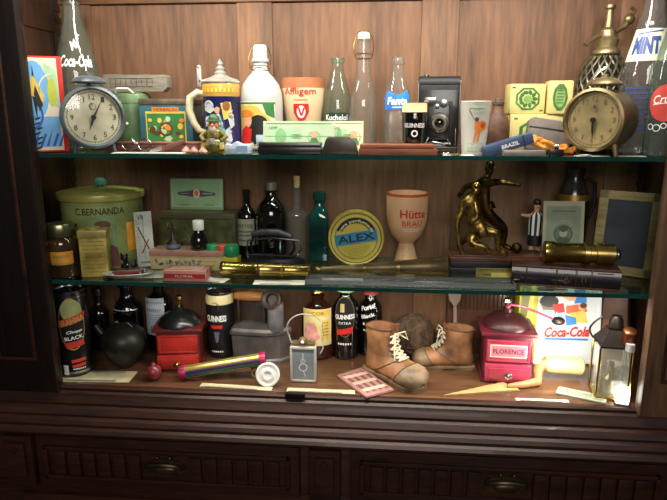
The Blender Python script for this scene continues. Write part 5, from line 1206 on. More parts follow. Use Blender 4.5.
# coffee mills
def mill(label, x, y, W, H, dp, rz, m1, m2, dome, knobm, crank, badge=None, knobz=None):
    t = thing('coffee_mill', label, 'coffee mill', (x, y, B0+.0004), rz)
    bh = H*.66
    g = G(); g.box(0, 0, .004, W*1.04, dp*1.04, .008, .002); g.box(0, 0, bh/2, W*.94, dp*.94, bh-.004, .002); obj('body', g, m2, t)
    g = G(); g.box(0, 0, bh, W*1.10, dp*1.08, .009, .003); obj('top_board', g, m2, t)
    # upper panel
    g = G(); g.box(0, -dp*.48, bh*.66, W*.86, .005, bh*.44, .0015)
    for s_ in (-1, 1): g.box(s_*W*.40, -dp*.50, bh*.66, .005, .004, bh*.44, .001)
    g.box(0, -dp*.50, bh*.86, W*.84, .004, .004, .001); g.box(0, -dp*.50, bh*.46, W*.84, .004, .004, .001)
    p = obj('front_panel', g, m1, t)
    if badge: decal('badge', badge, [CREAM, mat('badge_ink', (110, 30, 50), .5), PINK], p, M=T(0, -dp*.48-.0025, bh*.66))
    # drawer, pulled slightly
    g = G(); g.box(0, -dp*.50, bh*.22, W*.90, .016, bh*.34, .002); g.box(0, -dp*.50-.009, bh*.22, W*.74, .003, bh*.22, .001); dr = obj('drawer', g, m1, t)
    g = G(); g.lathe([(0, 0), (.004, 0), (.0035, .004), (.008, .008), (.008, .013), (.004, .016), (0, .017)], 20, T(0, -dp*.50-.010, bh*.22) @ FRONT); obj('knob', g, knobm, dr)
    g = G(); g.lathe([(W*.48, bh+.004), (W*.48, bh+.008), (W*.42, bh+.020), (W*.30, bh+.030), (W*.16, bh+.036), (W*.10, bh+.038), (W*.10, bh+.046), (0, bh+.046)], 36); obj('hopper_dome', g, dome, t)
    g = G(); z = bh+.046
    if crank:
        g.lathe([(0, z), (.006, z), (.006, z+.010), (0, z+.012)], 16)
        g.tube([(0, 0, z+.008), (.03, -.002, z+.006), (.065, -.004, z-.006), (.100, -.006, z-.020)], [.0032, .003, .003, .003], 8); c_ = obj('crank', g, m1, t)
        g = G(); g.lathe([(0, 0), (.006, 0), (.010, .008), (.008, .016), (0, .018)], 16, T(-.002, -.004, z+.008)); obj('crank_hub', g, STEEL, c_)
        g = G(); g.ball((.112, -.006, z-.024), .015, .011, .010); obj('crank_knob', g, mat('dark_knob', (46, 30, 26), .35, 0, .2), c_)
    else:
        g.lathe([(0, z), (.004, z), (.004, z+.014), (.008, z+.018), (.007, z+.026), (0, z+.028)], 18); c_ = obj('top_knob', g, knobm, t)
    return t
X, W, H = fit(153, 203, 326, B0, .11)
RED1 = mat('mill_red', (176, 44, 36), .4, 0, .15, 30, coat=.3); RED1D = mat('mill_red_dark', (96, 28, 26), .45, 0, .2, 30, coat=.2)
mill('dark red wooden coffee mill with black dome and upright knob, left one', X+.001, .135, W*.86, .150, .090, math.radians(9), RED1, RED1D, BLACK, BRASS, False)
x = un(155, 380, 1, .04).x
t = thing('wooden_ball', 'dull crimson ball lying between the round flask and striped tube', 'ball', (x, .036, B0+.0004))
g = G(); g.ball((0, 0, .0185), .0185, .0185, .0185); g.lathe([(.005, .036), (.006, .037), (.004, .041), (0, .041)], 14); obj('body', g, mat('crimson_ball', (122, 40, 52), .35, 0, .2, 20, coat=.3), t)
# stout can
X, W, H = fit(206, 233, 291, B0, .185)
t = wrap_can('beer_can', 'black stout can with cream top band, white lettering and red stripe', X, .195, W/2, min(H, .205), BLACK)
r = W/2; h = min(H, .205); d = D(); d.text('GUINNESS', -.002, h*.62, .052, .016, 0, 1, 0, 0, .03); d.poly([(-.016, h*.52), (.014, h*.52), (.012, h*.47), (-.014, h*.47)], 1, 1)
d.ring(-.003, h*.80, .009, .011, 2, 1, -.8, 2.4); d.rect(.004, h*.80, .0015, .020, 2, 1, .2); d.poly([(-.008, h*.42), (.006, h*.42), (.002, h*.26), (-.004, h*.26)], 3, 1); d.scribble(-.016, .014, h*.12, .004, 0, 1)
decal('print', d, [INKW, INKR, GOLD, mat('grey_blue', (90, 100, 116), .4)], t, R=r)
g = G(); g.lathe([(r*.93, h-.007), (r*1.005, h-.015), (r*1.012, h-.026), (r*1.005, h-.030)], 40); obj('cream_band', g, mat('stout_foam', (232, 214, 160), .4), t)
# charcoal iron
t = thing('charcoal_iron', 'grey charcoal box iron with tall chimney funnel and wooden handle', 'iron', (un(262, 360, 1, .18).x+.004, .178, B0+.0004), math.radians(-4))
GI = mat('grey_iron', (112, 108, 104), .42, .6, .3, 18, bump=.1); DI = mat('iron_dark', (66, 56, 50), .5, .5, .3, 20)
def sec(z, k, hw):
    pts = [(-.074*k, -hw*.8), (-.070*k, -hw), (.02*k, -hw), (.052*k, -hw*.7), (.074*k, 0)]; return [(x, y, z) for x, y in pts]+[(x, -y, z) for x, y in pts[::-1][1:]]
g = G(); g.loft([sec(0, 1, .038), sec(.008, 1, .038), sec(.012, .93, .034), sec(.070, .96, .036), sec(.074, 1, .040), sec(.080, 1, .040)]); obj('body', g, GI, t, ang=30)
g = G(); g.loft([sec(.0805, .98, .038), sec(.088, .94, .035), sec(.094, .7, .022)]); obj('lid', g, GI, t, ang=30)
g = G(); M = T(.040, -.018, .086)
g.lathe([(.018, 0), (.0195, .002), (.0195, .068), (.017, .070), (.017, .004)], 28, M @ Rx(math.radians(3))); obj('chimney', g, mat('pale_zinc', (150, 152, 156), .4, .6, .25, 30), t)
g = G(); M = T(.034, -.024, .162) @ Rx(math.radians(68))
g.lathe([(.021, -.016), (.022, -.012), (.023, .014), (.024, .018), (.020, .020), (.013, .016), (.012, -.002), (0, -.004)], 30, M); obj('chimney_mouth', g, DI, t)
g = G(); g.box(-.058, 0, .122, .006, .014, .062, .002); obj('bracket', g, DI, t)
g = G(); g.box(.006, 0, .122, .006, .014, .062, .002); obj('bracket', g, DI, t)
g = G(); g.lathe([(0, -.040), (.008, -.040), (.011, -.030), (.0125, 0), (.011, .030), (.008, .040), (0, .040)], 22, T(-.028, 0, .160) @ Ry(PI/2)); obj('handle', g, wood('iron_handle', (112, 66, 34), (176, 118, 66), 'x', .45, .2, 20), t)
g = G(); g.box(-.026, .012, .118, .058, .003, .052, .001); obj('heat_shield', g, DI, t)
# striped tube, propped on a brass ring
a = un(180, 379, 1, .040); b = un(265, 357, 1, .066); A_ = Vector((a.x, .040, B0+.0166)); B_ = Vector((b.x, .075, B0+.045)); dv = B_-A_
t = thing('kaleidoscope', 'shiny striped cardboard tube in gold and green with crimson ends, propped up', 'tube', A_, 0, rot=(0, -math.atan2(dv.z, math.hypot(dv.x, dv.y)), math.atan2(dv.y, dv.x)))
L_ = dv.length; R_ = .0158; cols = [mat('foil_gold', (206, 180, 96), .25, .7, .1), mat('foil_green', (52, 110, 84), .25, .5, .1), mat('foil_silver', (204, 206, 196), .2, .8, .1), mat('foil_crimson', (164, 40, 78), .35, .2, .2, 60), mat('foil_purple', (78, 50, 86), .3, .5, .1)]
g = G(); seq = [0, 2, 0, 1, 2, 1, 0, 0, 4, 1, 2, 0]
for i in range(12): g.lathe([(R_, .014), (R_, L_-.014)], 3, Ry(PI/2), a0=2*PI*i/12, a1=2*PI*(i+1)/12, mi=seq[i])
obj('barrel', g, cols, t)
for u0, u1 in ((0, .015), (L_-.015, L_)):
    g = G(); g.lathe([(0, u0), (R_*1.03, u0), (R_*1.05, u0+.001), (R_*1.05, u1-.001), (R_*1.03, u1), (0, u1)], 28, Ry(PI/2)); obj('end_band', g, cols[3], t)
t = thing('brass_ring', 'small worn brass ring holding up the right end of the striped tube', 'ring', (B_.x-.022, B_.y-.004, B0+.0004), .2)
g = G(); g.lathe([(.008, -.010), (.0125, -.010), (.0125, .010), (.008, .010), (.008, -.010)], 24, T(0, 0, .0128) @ FRONT); obj('band', g, OLDBRASS, t)
# white round cap
x = un(267, 380, 1, .015).x
t = thing('plastic_roundel', 'round white ridged plastic cap standing on edge at the end of the striped tube', 'cap', (x, .022, B0+.0006), 0, rot=(math.radians(-14), 0, math.radians(6)))
g = G(); g.lathe([(0, -.006), (.0255, -.006), (.027, -.003), (.027, .004), (.024, .006), (.022, .0045), (.015, .0045), (.0135, .007), (.009, .0075), (.008, .005), (0, .005)], 44, T(0, 0, .027) @ FRONT); obj('body', g, WHITE, t)
# folding rulers / card strips at the front
for px0, px1, lb in ((200, 272, 'cream card strip lying left of the white round cap'), (287, 355, 'cream card strip lying below the little framed lighter')):
    x0 = un(px0, 389, 1, .010).x; x1 = un(px1, 389, 1, .010).x
    sheet('card_strip', lb, 'card', ((x0+x1)/2, .0105 if px0 > 250 else .014, 0), -.04 if px0 < 250 else 0, x1-x0, .018, PAPER2, B0, 0, 'cream card strips on the bottom shelf', 1, th=.0008)
sheet('card', 'pale card with brown corner lying under the tall beer can', 'card', (-.560, .040, 0), .05, .170, .06, PAPER2, B0, -.0002, None, 2, th=.0003)
# amber bottle
X, W, H = fit(300, 334, 292, B0, .19); r = W/2
t, rf = bottle('amber_flask', 'wide amber bottle with yellow and pink label behind the little framed lighter', X, .215, B0, r, min(H, .222), FLASK, BROWNG, BRASS, 'crown')
d = D(); d.rect(.002, .086, .078, .094, 0, 0); d.rect(0, .122, .070, .014, 1, 1); d.text('LICOR', 0, .122, .04, .008, 2, 2); d.poly([(-.030, .095), (-.004, .10), (.010, .060), (-.010, .045), (-.032, .055)], 3, 1); d.rect(.022, .08, .020, .05, 1, 1)
for i in range(5): d.scribble(.014, .032, .098-i*.008, .0025, 2, 2)
decal('label', d, [mat('straw_label', (216, 202, 140), .5, 0, .1), YEL, BRN, mat('pink_patch', (212, 150, 140), .5, 0, .2, 60)], t, R=r)
# small framed lighter with wire loop
X, W, H = fit(290, 317, 346, B0, .055)
t = thing('pendant_case', 'small grey framed case with clasp and silver wire loop, standing upright', 'case', (X, .062, B0+.0004), 0)
g = G(); g.box(0, 0, H/2, W*.94, .022, H, .002)
for s_ in (-1, 1): g.box(s_*W*.44, -.012, H/2, .004, .004, H-.004, .001)
g.box(0, -.012, H-.004, W*.9, .004, .005, .001); g.box(0, -.012, .004, W*.9, .004, .005, .001); obj('body', g, mat('pale_frame', (196, 194, 184), .4, .3, .1, 40), t)
d = D(); d.rect(0, H/2, W*.78, H*.84, 0, 0); d.ring(0, H*.42, .008, .0095, 1, 1); d.rect(0, H*.70, .0012, .020, 1, 1); d.rect(.003, H*.25, .0012, .016, 1, 1, .3); d.ring(0, H*.60, .004, .005, 1, 1)
decal('panel', d, [mat('blue_grey_panel', (140, 150, 158), .4, .3, .1), INKW], t, M=T(0, -.011, 0))
g = G(); g.box(0, 0, H+.004, W*.86, .020, .008, .002); g.lathe([(0, 0), (.010, 0), (.009, .008), (.004, .010), (0, .010)], 20, T(0, -.006, H+.012) @ FRONT); obj('clasp', g, OLDBRASS, t)
g = G(); g.ball((0, -.014, H+.012), .0045); obj('white_stud', g, WHITE, t)
g = G(); pts = [(-W*.44, 0, H+.003)]
for i in range(17):
    a = math.radians(205-i*14.4); pts.append((.004+.042*math.cos(a), .004, H+.036+.036*math.sin(a)))
pts += [(W*.72, -.004, H-.006), (W*.62, -.006, H-.018)]
g.tube(pts, .0016, 8); obj('wire_loop', g, mat('silver_wire', (220, 222, 224), .3, .8), t)
# two stout bottles
X, W, H = fit(332, 358, 291, B0, .19); r = W/2; LONG = [(0, .01), (.86, 0), (.98, .012), (1, .03), (1, .68), (.97, .75), (.80, .82), (.50, .88), (.46, .95), (.54, .955), (.54, 1), (.4, 1)]
t, rf = bottle('stout_bottle', 'black stout bottle with white name and red patch, pale cap, nearest the amber bottle', X, .215, B0, r, min(H, .222), LONG, BLACKG, LGREEN, 'crown')
d = D(); d.ell(0, .112, .026, .052, 2, 0, 24); d.ell(0, .112, .025, .050, 0, 1, 24); d.text('GUINNESS', 0, .112, .050, .012, 1, 2, .05, 0, .03); d.text('EXTRA', 0, .096, .03, .006, 1, 2); d.poly([(-.020, .064), (.020, .072), (.020, .086), (-.020, .078)], 3, 2); d.scribble(-.018, .018, .042, .005, 1, 2); d.rect(-.006, .135, .010, .022, 4, 2)
decal('label', d, [INKK, INKW, mat('label_gold', (150, 130, 80), .4, .4), INKR, mat('harp_gold', (200, 180, 120), .4)], t, R=r)
X, W, H = fit(357, 381, 293, B0, .22); r = W/2
t, rf = bottle('stout_bottle', 'black bottle with white gothic lettering and red cap behind the left boot', X+.003, .238, B0, r, min(H, .218), LONG, BLACKG, mat('red_cap', (170, 60, 50), .4), 'crown')
d = D(); d.text('Porter', -.004, .130, .044, .012, 0, 1, .3, 0, .03); d.text('Black', -.006, .108, .036, .010, 0, 1, .3, 0, .03); d.scribble(-.020, .014, .086, .006, 0, 1); d.scribble(-.018, .010, .070, .005, 0, 1); d.ring(0, .150, .005, .007, 0, 1)
decal('lettering', d, INKW, t, R=rf, cyc=.1)
# plaid purse
c0 = un(337, 376, 2, B0+.004); c1 = un(362, 368, 2, B0+.004); c2 = un(394, 390, 2, B0+.004); c3 = un(366, 397, 2, B0+.004)
cx, cy = (c0.x+c2.x)/2, (c0.y+c2.y)/2
t = thing('plaid_wallet', 'flat pink and brown plaid fabric wallet lying before the left boot', 'wallet', (cx, cy, B0+.0004))
q = [(p.x-cx, p.y-cy) for p in (c0, c3, c2, c1)]
g = G(); g.loft([[(x, y, 0) for x, y in q], [(x*1.02, y*1.02, .002) for x, y in q], [(x, y, .0055) for x, y in q], [(x*.93, y*.93, .0065) for x, y in q]]); obj('body', g, mat('plaid_rose', (168, 122, 112), .8, 0, .15, 90), t, ang=50)
u_ = Vector((q[2][0]-q[1][0], q[2][1]-q[1][1])); v_ = Vector((q[0][0]-q[1][0], q[0][1]-q[1][1])); o_ = Vector(q[1])
g = G()
for mi, n, a_, b_ in ((0, 4, u_, v_), (1, 3, v_, u_)):
    for i in range(n):
        k0 = (i+.35)/n; k1 = k0+.12
        P = [o_+a_*k0+b_*.05, o_+a_*k1+b_*.05, o_+a_*k1+b_*.95, o_+a_*k0+b_*.95]
        f = g.bm.faces.new([g.bm.verts.new((p.x*.92, p.y*.92, .0068+.0002*mi)) for p in P]); f.material_index = mi
obj('plaid', g, [mat('plaid_brown', (112, 72, 66), .8), mat('plaid_cream', (208, 172, 156), .8)], t, recalc=False)

# boots
LEATHER = mat('worn_tan_leather', (158, 112, 74), .5, 0, .45, 20, bump=.6); TOE = mat('scuffed_toe', (150, 124, 96), .45, 0, .4, 26, bump=.2); SOLE = mat('worn_sole', (122, 98, 68), .7, 0, .3, 40); LACE = mat('lace', (206, 196, 168), .8, 0, .15, 80)
PAIRS = [((.46, .98), (.00, .93), .32), ((.455, .86), (.015, .80), .32), ((.455, .74), (.03, .62), .31), ((.48, .62), (.02, .42), .30), ((.53, .54), (-.01, .24), .30), ((.58, .49), (-.01, .09), .30),
         ((.63, .45), (.18, .065), .31), ((.70, .41), (.42, .06), .33), ((.78, .37), (.62, .06), .38), ((.87, .33), (.78, .06), .40), ((.945, .26), (.90, .06), .35), ((.985, .17), (.97, .07), .22), ((.995, .12), (.99, .09), .08)]
def ring(F, Bk, w_, L, ex=0, open_=0):
    n = 20; out = []; cx, cz = (F[0]+Bk[0])/2, (F[1]+Bk[1])/2; dx, dz = (F[0]-Bk[0])/2, (F[1]-Bk[1])/2
    ln = math.hypot(dx, dz) or 1e-6; k = (ln+ex)/ln
    for i in range(n):
        a = 2*PI*i/n; c, s_ = math.cos(a), math.sin(a); c2 = math.copysign(abs(c)**.85, c); s2 = math.copysign(abs(s_)**.85, s_)
        out.append(((cx+dx*c2*k)*L, s2*(w_/2+ex)*L, (cz+dz*c2*k)*L))
    return out
def boot(label, heel, toe, hs=1.0):
    d_ = Vector((toe[0]-heel[0], toe[1]-heel[1])); L = d_.length; rz = math.atan2(d_.y, d_.x)
    t = thing('ankle_boot', label, 'boot', (heel[0], heel[1], B0+.0004), rz, 'pair of worn tan leather boots')
    P = [((f[0]+.06*max(0,f[1]-.6), f[1]*hs if f[1] > .5 else f[1]*(1-(1-hs)*f[1]*2)), (b[0], b[1]*hs), w_*1.12) for f, b, w_ in PAIRS]
    g = G(); rs = [ring(*p, L) for p in P]
    inner = [ring(P[0][0], P[0][1], P[0][2], L, -.02), ring(P[2][0], P[2][1], P[2][2], L, -.03)]
    g.loft(inner[::-1]+rs, cap=True); obj('upper', g, LEATHER, t, ang=60)
    # sole and heel block
    out = []
    for f, b, w_ in P[5:]:
        out.append((b[0] if b[0] > .1 else b[0], w_/2))
    left = [(-.035, 0), (-.028, .10), (.02, .145), (.15, .155), (.35, .150), (.55, .182), (.72, .208), (.86, .198), (.95, .13), (1.0, 0)]
    foot = [(x*L, y*L) for x, y in left]+[(x*L, -y*L) for x, y in left[::-1][1:-1]]
    g = G(); g.loft([[(x, y, .020*L) for x, y in foot], [(x*1.005, y*1.03, .035*L) for x, y in foot], [(x*1.005, y*1.03, .060*L) for x, y in foot], [(x, y*.96, .068*L) for x, y in foot]])
    hb_ = [(-.045, 0), (-.035, .10), (.02, .15), (.15, .155), (.30, .145)]; hk = [(x*L, y*L) for x, y in hb_]+[(x*L, -y*L) for x, y in hb_[::-1][:-1]]
    obj('sole', g, SOLE, t, ang=40)
    g = G(); g.loft([[(x, y, 0) for x, y in hk], [(x, y, .03*L) for x, y in hk]]); f_ = [(x, y) for x, y in foot if x > .45*L]
    obj('heel', g, SOLE, t, ang=40)
    g = G(); fr = [(x*L, y*L) for x, y in ((.5, -.17), (.72, -.205), (.86, -.195), (.96, -.13), (1.0, 0), (.96, .13), (.86, .195), (.72, .205), (.5, .17))]
    g.loft([[(x, y, 0) for x, y in fr], [(x, y, .021*L) for x, y in fr]]); obj('tread', g, SOLE, t, ang=40)
    g = G(); g.loft([ring(*p, L, .012) for p in P[8:]]); obj('toe_cap', g, TOE, t, ang=60, label='scuffed paler toe cap')
    for k_ in (6, 8):
        g = G(); q = ring(*P[k_], L, .006 if k_ == 6 else .014); g.tube([p for i_, p in enumerate(q)], .006*L, 6, closed=True); obj('seam', g, mat('boot_seam', (92, 60, 40), .6), t)
    # collar roll, tongue
    g = G(); g.tube(ring(*P[0], L, .004), .012*L, 8, closed=True); obj('collar', g, mat('dark_collar', (96, 58, 40), .6, 0, .2, 60), t)
    g = G(); tg = []
    for f, b, w_ in P[:6]:
        tg.append([((f[0]+.012)*L, -.075*L, f[1]*L), ((f[0]+.030)*L, -.04*L, f[1]*L), ((f[0]+.034)*L, .04*L, f[1]*L), ((f[0]+.012)*L, .075*L, f[1]*L), ((f[0]-.03)*L, .06*L, f[1]*L), ((f[0]-.03)*L, -.06*L, f[1]*L)])
    f0 = P[0][0]; tg = [[(x+.02*L, y*.9, z+.07*L) for x, y, z in tg[0]]]+tg
    g.loft(tg); obj('tongue', g, mat('tongue_leather', (112, 70, 44), .55, 0, .3, 40), t, ang=60)
    # eyelets and laces
    g = G(); le = G(); prev = None
    for i, (f, b, w_) in enumerate(P[1:7]):
        for s_ in (-1, 1): g.lathe([(0, 0), (.014*L, 0), (.012*L, .010*L), (0, .010*L)], 12, T((f[0]+.000)*L, s_*.098*L, (f[1]-.012)*L) @ Ry(math.radians(50)))
        q0 = Vector(((f[0]+.020)*L, -.095*L, f[1]*L)); q1 = Vector(((f[0]+.020)*L, .095*L, f[1]*L))
        if prev:
            for a_, b2 in ((prev[0], q1), (prev[1], q0)):
                m_ = (a_+b2)/2+Vector((.035*L, 0, .02*L)); le.tube([a_, m_, b2], .012*L, 6)
        le.tube([q0, (q0+q1)/2+Vector((.03*L, 0, .012*L)), q1], .012*L, 6)
        prev = (q0, q1)
    obj('eyelets', g, STEEL, t)
    f = P[1][0]
    le.tube([(f[0]*L+.03*L, 0, f[1]*L+.02*L), (f[0]*L+.10*L, -.10*L, f[1]*L+.06*L), (f[0]*L+.12*L, -.16*L, f[1]*L-.04*L), (f[0]*L+.05*L, -.06*L, f[1]*L)], .012*L, 6)
    le.tube([(f[0]*L+.03*L, 0, f[1]*L+.02*L), (f[0]*L+.10*L, .10*L, f[1]*L+.05*L), (f[0]*L+.13*L, .13*L, f[1]*L-.06*L), (f[0]*L+.05*L, .06*L, f[1]*L)], .012*L, 6)
    le.tube([(f[0]*L+.04*L, -.02*L, f[1]*L), (f[0]*L+.10*L, -.10*L, f[1]*L-.16*L), (f[0]*L+.13*L, -.12*L, f[1]*L-.30*L)], .010*L, 6)
    obj('laces', le, LACE, t)
    return t
h0 = un(369, 368, 2, B0); t0 = un(423, 392, 2, B0)
boot('left worn tan ankle boot, toe pointing to the front right, laces undone', (h0.x, h0.y), (t0.x, t0.y), .74)
h1 = un(472, 366, 2, B0); t1 = un(411, 362, 2, B0)
boot('right worn tan ankle boot, toe pointing left towards its mate', (h1.x, h1.y-.008), (t1.x, t1.y-.018), .72)
# fibrous ball
x = un(414, 330, 1, .22).x
t = thing('woven_ball', 'dull brown fibrous ball sitting behind the pair of boots', 'ball', (x, .2255, B0+.0024))
g = G(); g.ball((0, 0, .054), .052, .050, .054, seg=32)
rr = random.Random(3)
for k in range(26):
    ax = Vector((rr.uniform(-1, 1), rr.uniform(-1, 1), rr.uniform(-1, 1))).normalized(); e1 = ax.orthogonal().normalized(); e2 = ax.cross(e1)
    g.tube([tuple(Vector((0, 0, .054))+(e1*math.cos(a)+e2*math.sin(a))*.0515+Vector((0, 0, (e1*math.cos(a)+e2*math.sin(a)).z*.002))) for a in [2*PI*i/28 for i in range(28)]], .0018, 5, closed=True)
obj('body', g, mat('coconut_fibre', (84, 62, 44), .85, 0, .4, 70, bump=.6, stretch=(1, 1, .3)), t)
# ribbed board and fork behind
t = thing('ribbed_board', 'dark ribbed wooden board leaning on the back wall above the pink coffee mill', 'board', (un(482, 310, 1, .262).x, .262, B0+.0004), 0, rot=(math.radians(-2), 0, 0))
g = G(); g.box(0, 0, .110, .170, .006, .220, .002)
for i in range(17): g.box(-.080+i*.010, -.005, .165, .005, .006, .100, .002)
obj('body', g, wood('ribbed_wood', (62, 36, 24), (104, 66, 44), 'z', .5, .1, 16), t)
t = thing('wooden_fork', 'pale grey wooden fork with four tines standing head-up behind the right boot', 'fork', (un(457, 330, 1, .235).x, .238, B0+.0004), 0, rot=(math.radians(-3), math.radians(-3), 0))
g = G(); g.prism([(-.005, 0), (.005, 0), (.004, .13), (.014, .145), (.016, .160), (-.016, .160), (-.014, .145), (-.004, .13)], -.002, .002, bev=.0008); obj('handle', g, mat('grey_fork', (150, 126, 112), .6, 0, .2, 40), t)
for i in range(4):
    g = G(); g.box(-.0125+i*.0083, 0, .178, .0042, .003, .040, .001); obj('tine', g, mat('grey_fork', (150, 126, 112), .6), t)
# pink coffee mill
X, W, H = fit(478, 536, 326, B0, .115)
b = D(); b.rect(0, 0, W*.62, .030, 0, 0); b.rect(0, .0, W*.58, .026, 2, 1); b.text('FLORENCE', 0, 0, W*.52, .012, 1, 2, 0, 0, .02)
PK = mat('mill_pink', (172, 56, 80), .35, 0, .12, 30, coat=.4); PKD = mat('mill_plum', (98, 26, 42), .4, 0, .2, 30, coat=.3)
mill('raspberry pink wooden coffee mill with long crank arm and lettered plate, right one', X, .140, W*.86, .175, .105, math.radians(-3), PK, PKD, mat('mill_dome', (62, 28, 30), .4, .2, .2), STEEL, True, b)
# yellow carton
X, W, H = fit(521, 540, 284, B0, .20)
t = thing('yellow_carton', 'tall narrow yellow-green carton standing between pink mill and white drinks tray', 'carton', (X-.003, .240, B0+.0004))
g = G(); g.box(0, 0, .112, W, .055, .224, .0015); obj('body', g, mat('lime_carton', (190, 176, 40), .45, 0, .15, 20), t)
d = D(); d.poly([(-W*.4, .20), (W*.1, .21), (-.002, .12), (-W*.4, .10)], 0, 1); d.rect(W*.2, .14, .004, .12, 1, 1); d.poly([(W*.1, .08), (W*.4, .10), (W*.4, .03), (W*.0, .02)], 0, 1)
decal('print', d, [mat('olive_dark', (104, 100, 30), .5), YEL], t, M=T(0, -.0275, 0))
# drinks tray
X, W, H = fit(535, 607, 276, B0, .20)
W *= .98; H = .228
t = thing('drinks_tray', 'white oblong tin tray with a picnic picture and red script, leaning upright', 'tray', (X, .215, B0+.001), 0, rot=(math.radians(-10), 0, math.radians(-2)))
g = G(); g.box(0, 0, H/2, W, .003, H, .001)
for s_ in (-1, 1): g.box(s_*(W/2-.002), -.004, H/2, .004, .009, H, .0015)
g.box(0, -.004, .002, W, .009, .004, .0015); g.box(0, -.004, H-.002, W, .009, .004, .0015); obj('body', g, mat('tray_white', (222, 226, 226), .35, 0, .04, 10, coat=.3), t)
d = D(); k = W/.15
def K(p): return [(x*k, y) for x, y in p]
d.text('Coca-Cola', .004, .076, .098*k, .026, 0, 3, .06, .35, .04); d.rect(.004, .058, .094*k, .005, 1, 1, .02)
d.ell(-.040, .150, .022, .015, 2, 3); d.poly(K([(-.060, .150), (-.020, .150), (-.012, .132), (-.030, .120), (-.050, .128)]), 3, 2); d.poly(K([(-.052, .128), (-.010, .128), (-.004, .104), (-.020, .094), (-.050, .100)]), 5, 3); d.poly(K([(-.030, .142), (-.006, .146), (-.002, .124), (-.024, .120)]), 0, 4)
d.ell(.030, .196, .011, .013, 2, 3); d.ell(.029, .190, .009, .010, 4, 4); d.poly(K([(.016, .180), (.040, .182), (.044, .150), (.018, .146)]), 1, 3); d.poly(K([(-.036, .178), (-.030, .182), (.022, .168), (.020, .154), (.006, .152)]), 4, 4)
d.ell(-.026, .186, .030, .003, 3, 4, 20); d.rect(-.022, .200, .016, .022, 7, 3); d.rect(-.014, .206, .006, .030, 6, 4); d.poly(K([(.0, .140), (.040, .146), (.046, .128), (.020, .116), (.0, .122)]), 6, 4); d.poly(K([(.006, .122), (.040, .130), (.048, .100), (.020, .100)]), 7, 5); d.poly(K([(-.002, .118), (.022, .112), (.024, .096), (.002, .092)]), 1, 6)
d.ell(.036, .138, .008, .009, 4, 6); d.ell(.040, .142, .008, .007, 8, 6); d.rect(-.030, .112, .003, .024, 9, 5); d.rect(-.022, .112, .003, .024, 9, 5)
decal('picture', d, [INKR, mat('tray_blue', (60, 130, 200), .4), mat('tray_black', (40, 34, 34), .4), mat('tray_brown', (130, 104, 74), .5), SKIN, mat('tray_pale_blue', (140, 196, 226), .4), mat('tray_coral', (216, 104, 70), .4), YEL, BRN, INKW], t, M=T(0, -.0015, 0))
# lantern on the right
x = un(606, 380, 1, .06).x
LX = un(611, 370, 1, .05).x
t = thing('glass_lantern', 'square glass lantern with dark metal hood and wire handle at the right end', 'lantern', (LX, .052, B0+.0004), math.radians(-6))
g = G(); g.box(0, 0, .061, .058, .058, .110, .002); obj('glass_body', g, glass('hazy_pane', (246, 246, 236), (214, 214, 196), 1, .3, .16), t)  # more haze mixed in for a paler glass
g = G(); g.box(0, 0, .003, .070, .070, .006, .002)
for sx in (-1, 1):
    for sy in (-1, 1): g.tube([(sx*.033, sy*.033, .004), (sx*.033, sy*.033, .116)], .0024, 8)
obj('corner_posts', g, BRASS, t)
g = G(); g.loft([[(sx*w_, sy*w_, z) for sx, sy in ((-1, -1), (1, -1), (1, 1), (-1, 1))] for w_, z in ((.033, .117), (.034, .121), (.018, .146), (.016, .152))]); g.lathe([(.014, .151), (.016, .156), (.014, .172), (.009, .180), (0, .182)], 24); obj('hood', g, mat('sooty_metal', (44, 36, 30), .4, .6, .3, 30), t, ang=25)
g = G(); g.lathe([(0, 0), (.013, 0), (.013, .030), (.010, .032), (0, .032)], 22, T(.020, -.024, .132) @ Rx(math.radians(20))); obj('burner_cap', g, mat('copper', (166, 98, 66), .35, .9, .2), t)
g = G(); g.lathe([(0, 0), (.009, 0), (.009, .016), (0, .018)], 18, T(.022, -.040, .118)); obj('white_knob', g, mat('grey_white', (176, 178, 176), .4), t)
g = G(); g.tube([(-.037+0*i, 0, .12) if i == 0 else (-.030-.022*math.sin(PI*i/12), -.006, .118+.060*i/12) for i in range(13)], .0022, 8); obj('wire_handle', g, BLACK, t)
g = G(); g.lathe([(0, .008), (.018, .008), (.020, .012), (.018, .040), (.008, .050), (.006, .075), (0, .075)], 24); obj('oil_font', g, mat('font_brass', (150, 140, 104), .3, .8, .2), t)
# brown leather pouch hanging above the lantern
t = thing('leather_pouch', 'dark brown leather pouch standing in the corner behind the glass lantern', 'pouch', (.650, .200, B0+.0004), math.radians(-35))
g = G(); g.prism([(-.030, 0), (.030, 0), (.030, .12), (.022, .20), (-.012, .215), (-.028, .19)], -.012, .012, bev=.008); obj('body', g, mat('brown_leather', (98, 62, 40), .55, 0, .3, 30, bump=.3), t)
g = G(); g.prism([(-.029, .12), (.029, .12), (.022, .20), (-.012, .214), (-.028, .19)], -.016, -.012, bev=.001); obj('flap', g, mat('brown_flap', (76, 48, 32), .55, 0, .3, 30), t)
# little spot lamp in the corner, lit
t = thing('spot_lamp', 'small bright white shelf lamp glowing in the bottom right corner', 'lamp', (.606, .012, B0+.0004), -.3)
g = G(); g.box(0, 0, .002, .030, .030, .004, .001); g.box(0, .013, .018, .030, .003, .032, .001); obj('housing', g, STEEL, t)
g = G(); g.box(0, -.001, .019, .026, .022, .030, .004); obj('lit_diffuser', g, mat('lamp_glow', (255, 252, 240), .5, emit=7), t)
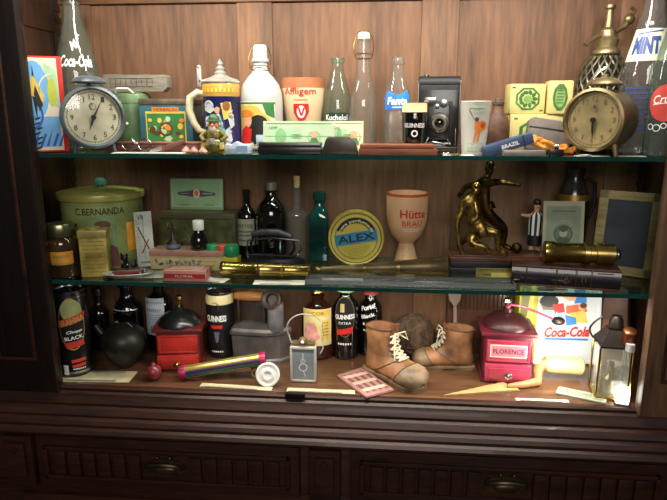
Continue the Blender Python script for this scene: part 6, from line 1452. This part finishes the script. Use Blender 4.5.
# curved wooden handle piece with pale cylinder
a = un(545, 366, 1, .10); b = un(594, 361, 1, .10)
t = thing('wooden_pipe', 'tan wooden elbow piece with a pale round stem, lying below the white tray', 'pipe', (a.x, .122, B0), 0)
g = G(); g.lathe([(0, 0), (.0165, 0), (.019, .006), (.020, .05), (.021, .082), (.018, .086), (0, .086)], 28, T(.006, 0, .034) @ Rz(.10) @ Ry(math.radians(94))); obj('stem', g, mat('ivory_stem', (216, 190, 126), .45, 0, .12, 30), t)
g = G(); g.tube([(.012, 0, .034), (-.008, -.004, .032), (-.016, -.020, .022), (-.020, -.045, .011), (-.055, -.058, .0085), (-.090, -.066, .0085)], [.016, .0155, .012, .0105, .0082, .004], 14); obj('elbow', g, wood('tan_wood', (150, 96, 56), (200, 146, 96), 'x', .5, .1, 16), t)
g = G(); g.ball((-.012, -.002, .040), .013, .012, .010); obj('rim_cap', g, CREAM, t)
# pale wooden blade
p0 = un(442, 397, 2, B0); p1 = un(500, 384, 2, B0); p2 = un(520, 391, 2, B0)
t = thing('letter_opener', 'pale pointed wooden letter opener lying in front of the pink mill', 'letter opener', (p0.x, p0.y, B0+.0005))
q = [(0, 0), (p2.x-p0.x, p2.y-p0.y), (p1.x-p0.x+.010, p1.y-p0.y+.002), (p1.x-p0.x, p1.y-p0.y)]
g = G(); g.loft([[(x, y, 0) for x, y in q], [(x*.98+.001, y*.98, .004) for x, y in q]]); obj('blade', g, mat('pale_boxwood', (206, 172, 112), .5, 0, .15, 24), t)
# patterned paper strip and slips
c = un(577, 390, 2, B0)
t = thing('patterned_strip', 'grey-green patterned paper strip lying slantwise below the pale stem', 'paper', (c.x, .036, B0+.0004), math.radians(-24))
g = G(); g.box(0, 0, .002, .100, .034, .004, .001); obj('body', g, mat('sage_paper', (158, 166, 142), .6, 0, .15, 60), t)
d = D()
for i in range(12):
    for j in range(3): d.ring(-.042+i*.0075, -.009+j*.009, .0018, .0030, 0, 1, n=8)
d.rect(0, .0145, .094, .001, 1, 1); d.rect(0, -.0145, .094, .001, 1, 1)
decal('pattern', d, [mat('pattern_grey', (104, 116, 100), .6), INKW], t, M=T(0, 0, .004) @ Rx(-PI/2))
sheet('card', 'white slip of card at the front edge below the wooden elbow piece', 'card', (un(545, 401, 2, B0).x-.006, .0085, 0), 0, .11, .012, PAPER, B0, 0, None, 1, th=.0005)
# dull metal lock plate on the shelf front
g = G(); g.box(-.088, -.013, .9495, .044, .012, .014, .004); obj('lock_plate', g, mat('dark_lock', (40, 30, 26), .4, .6), cab)
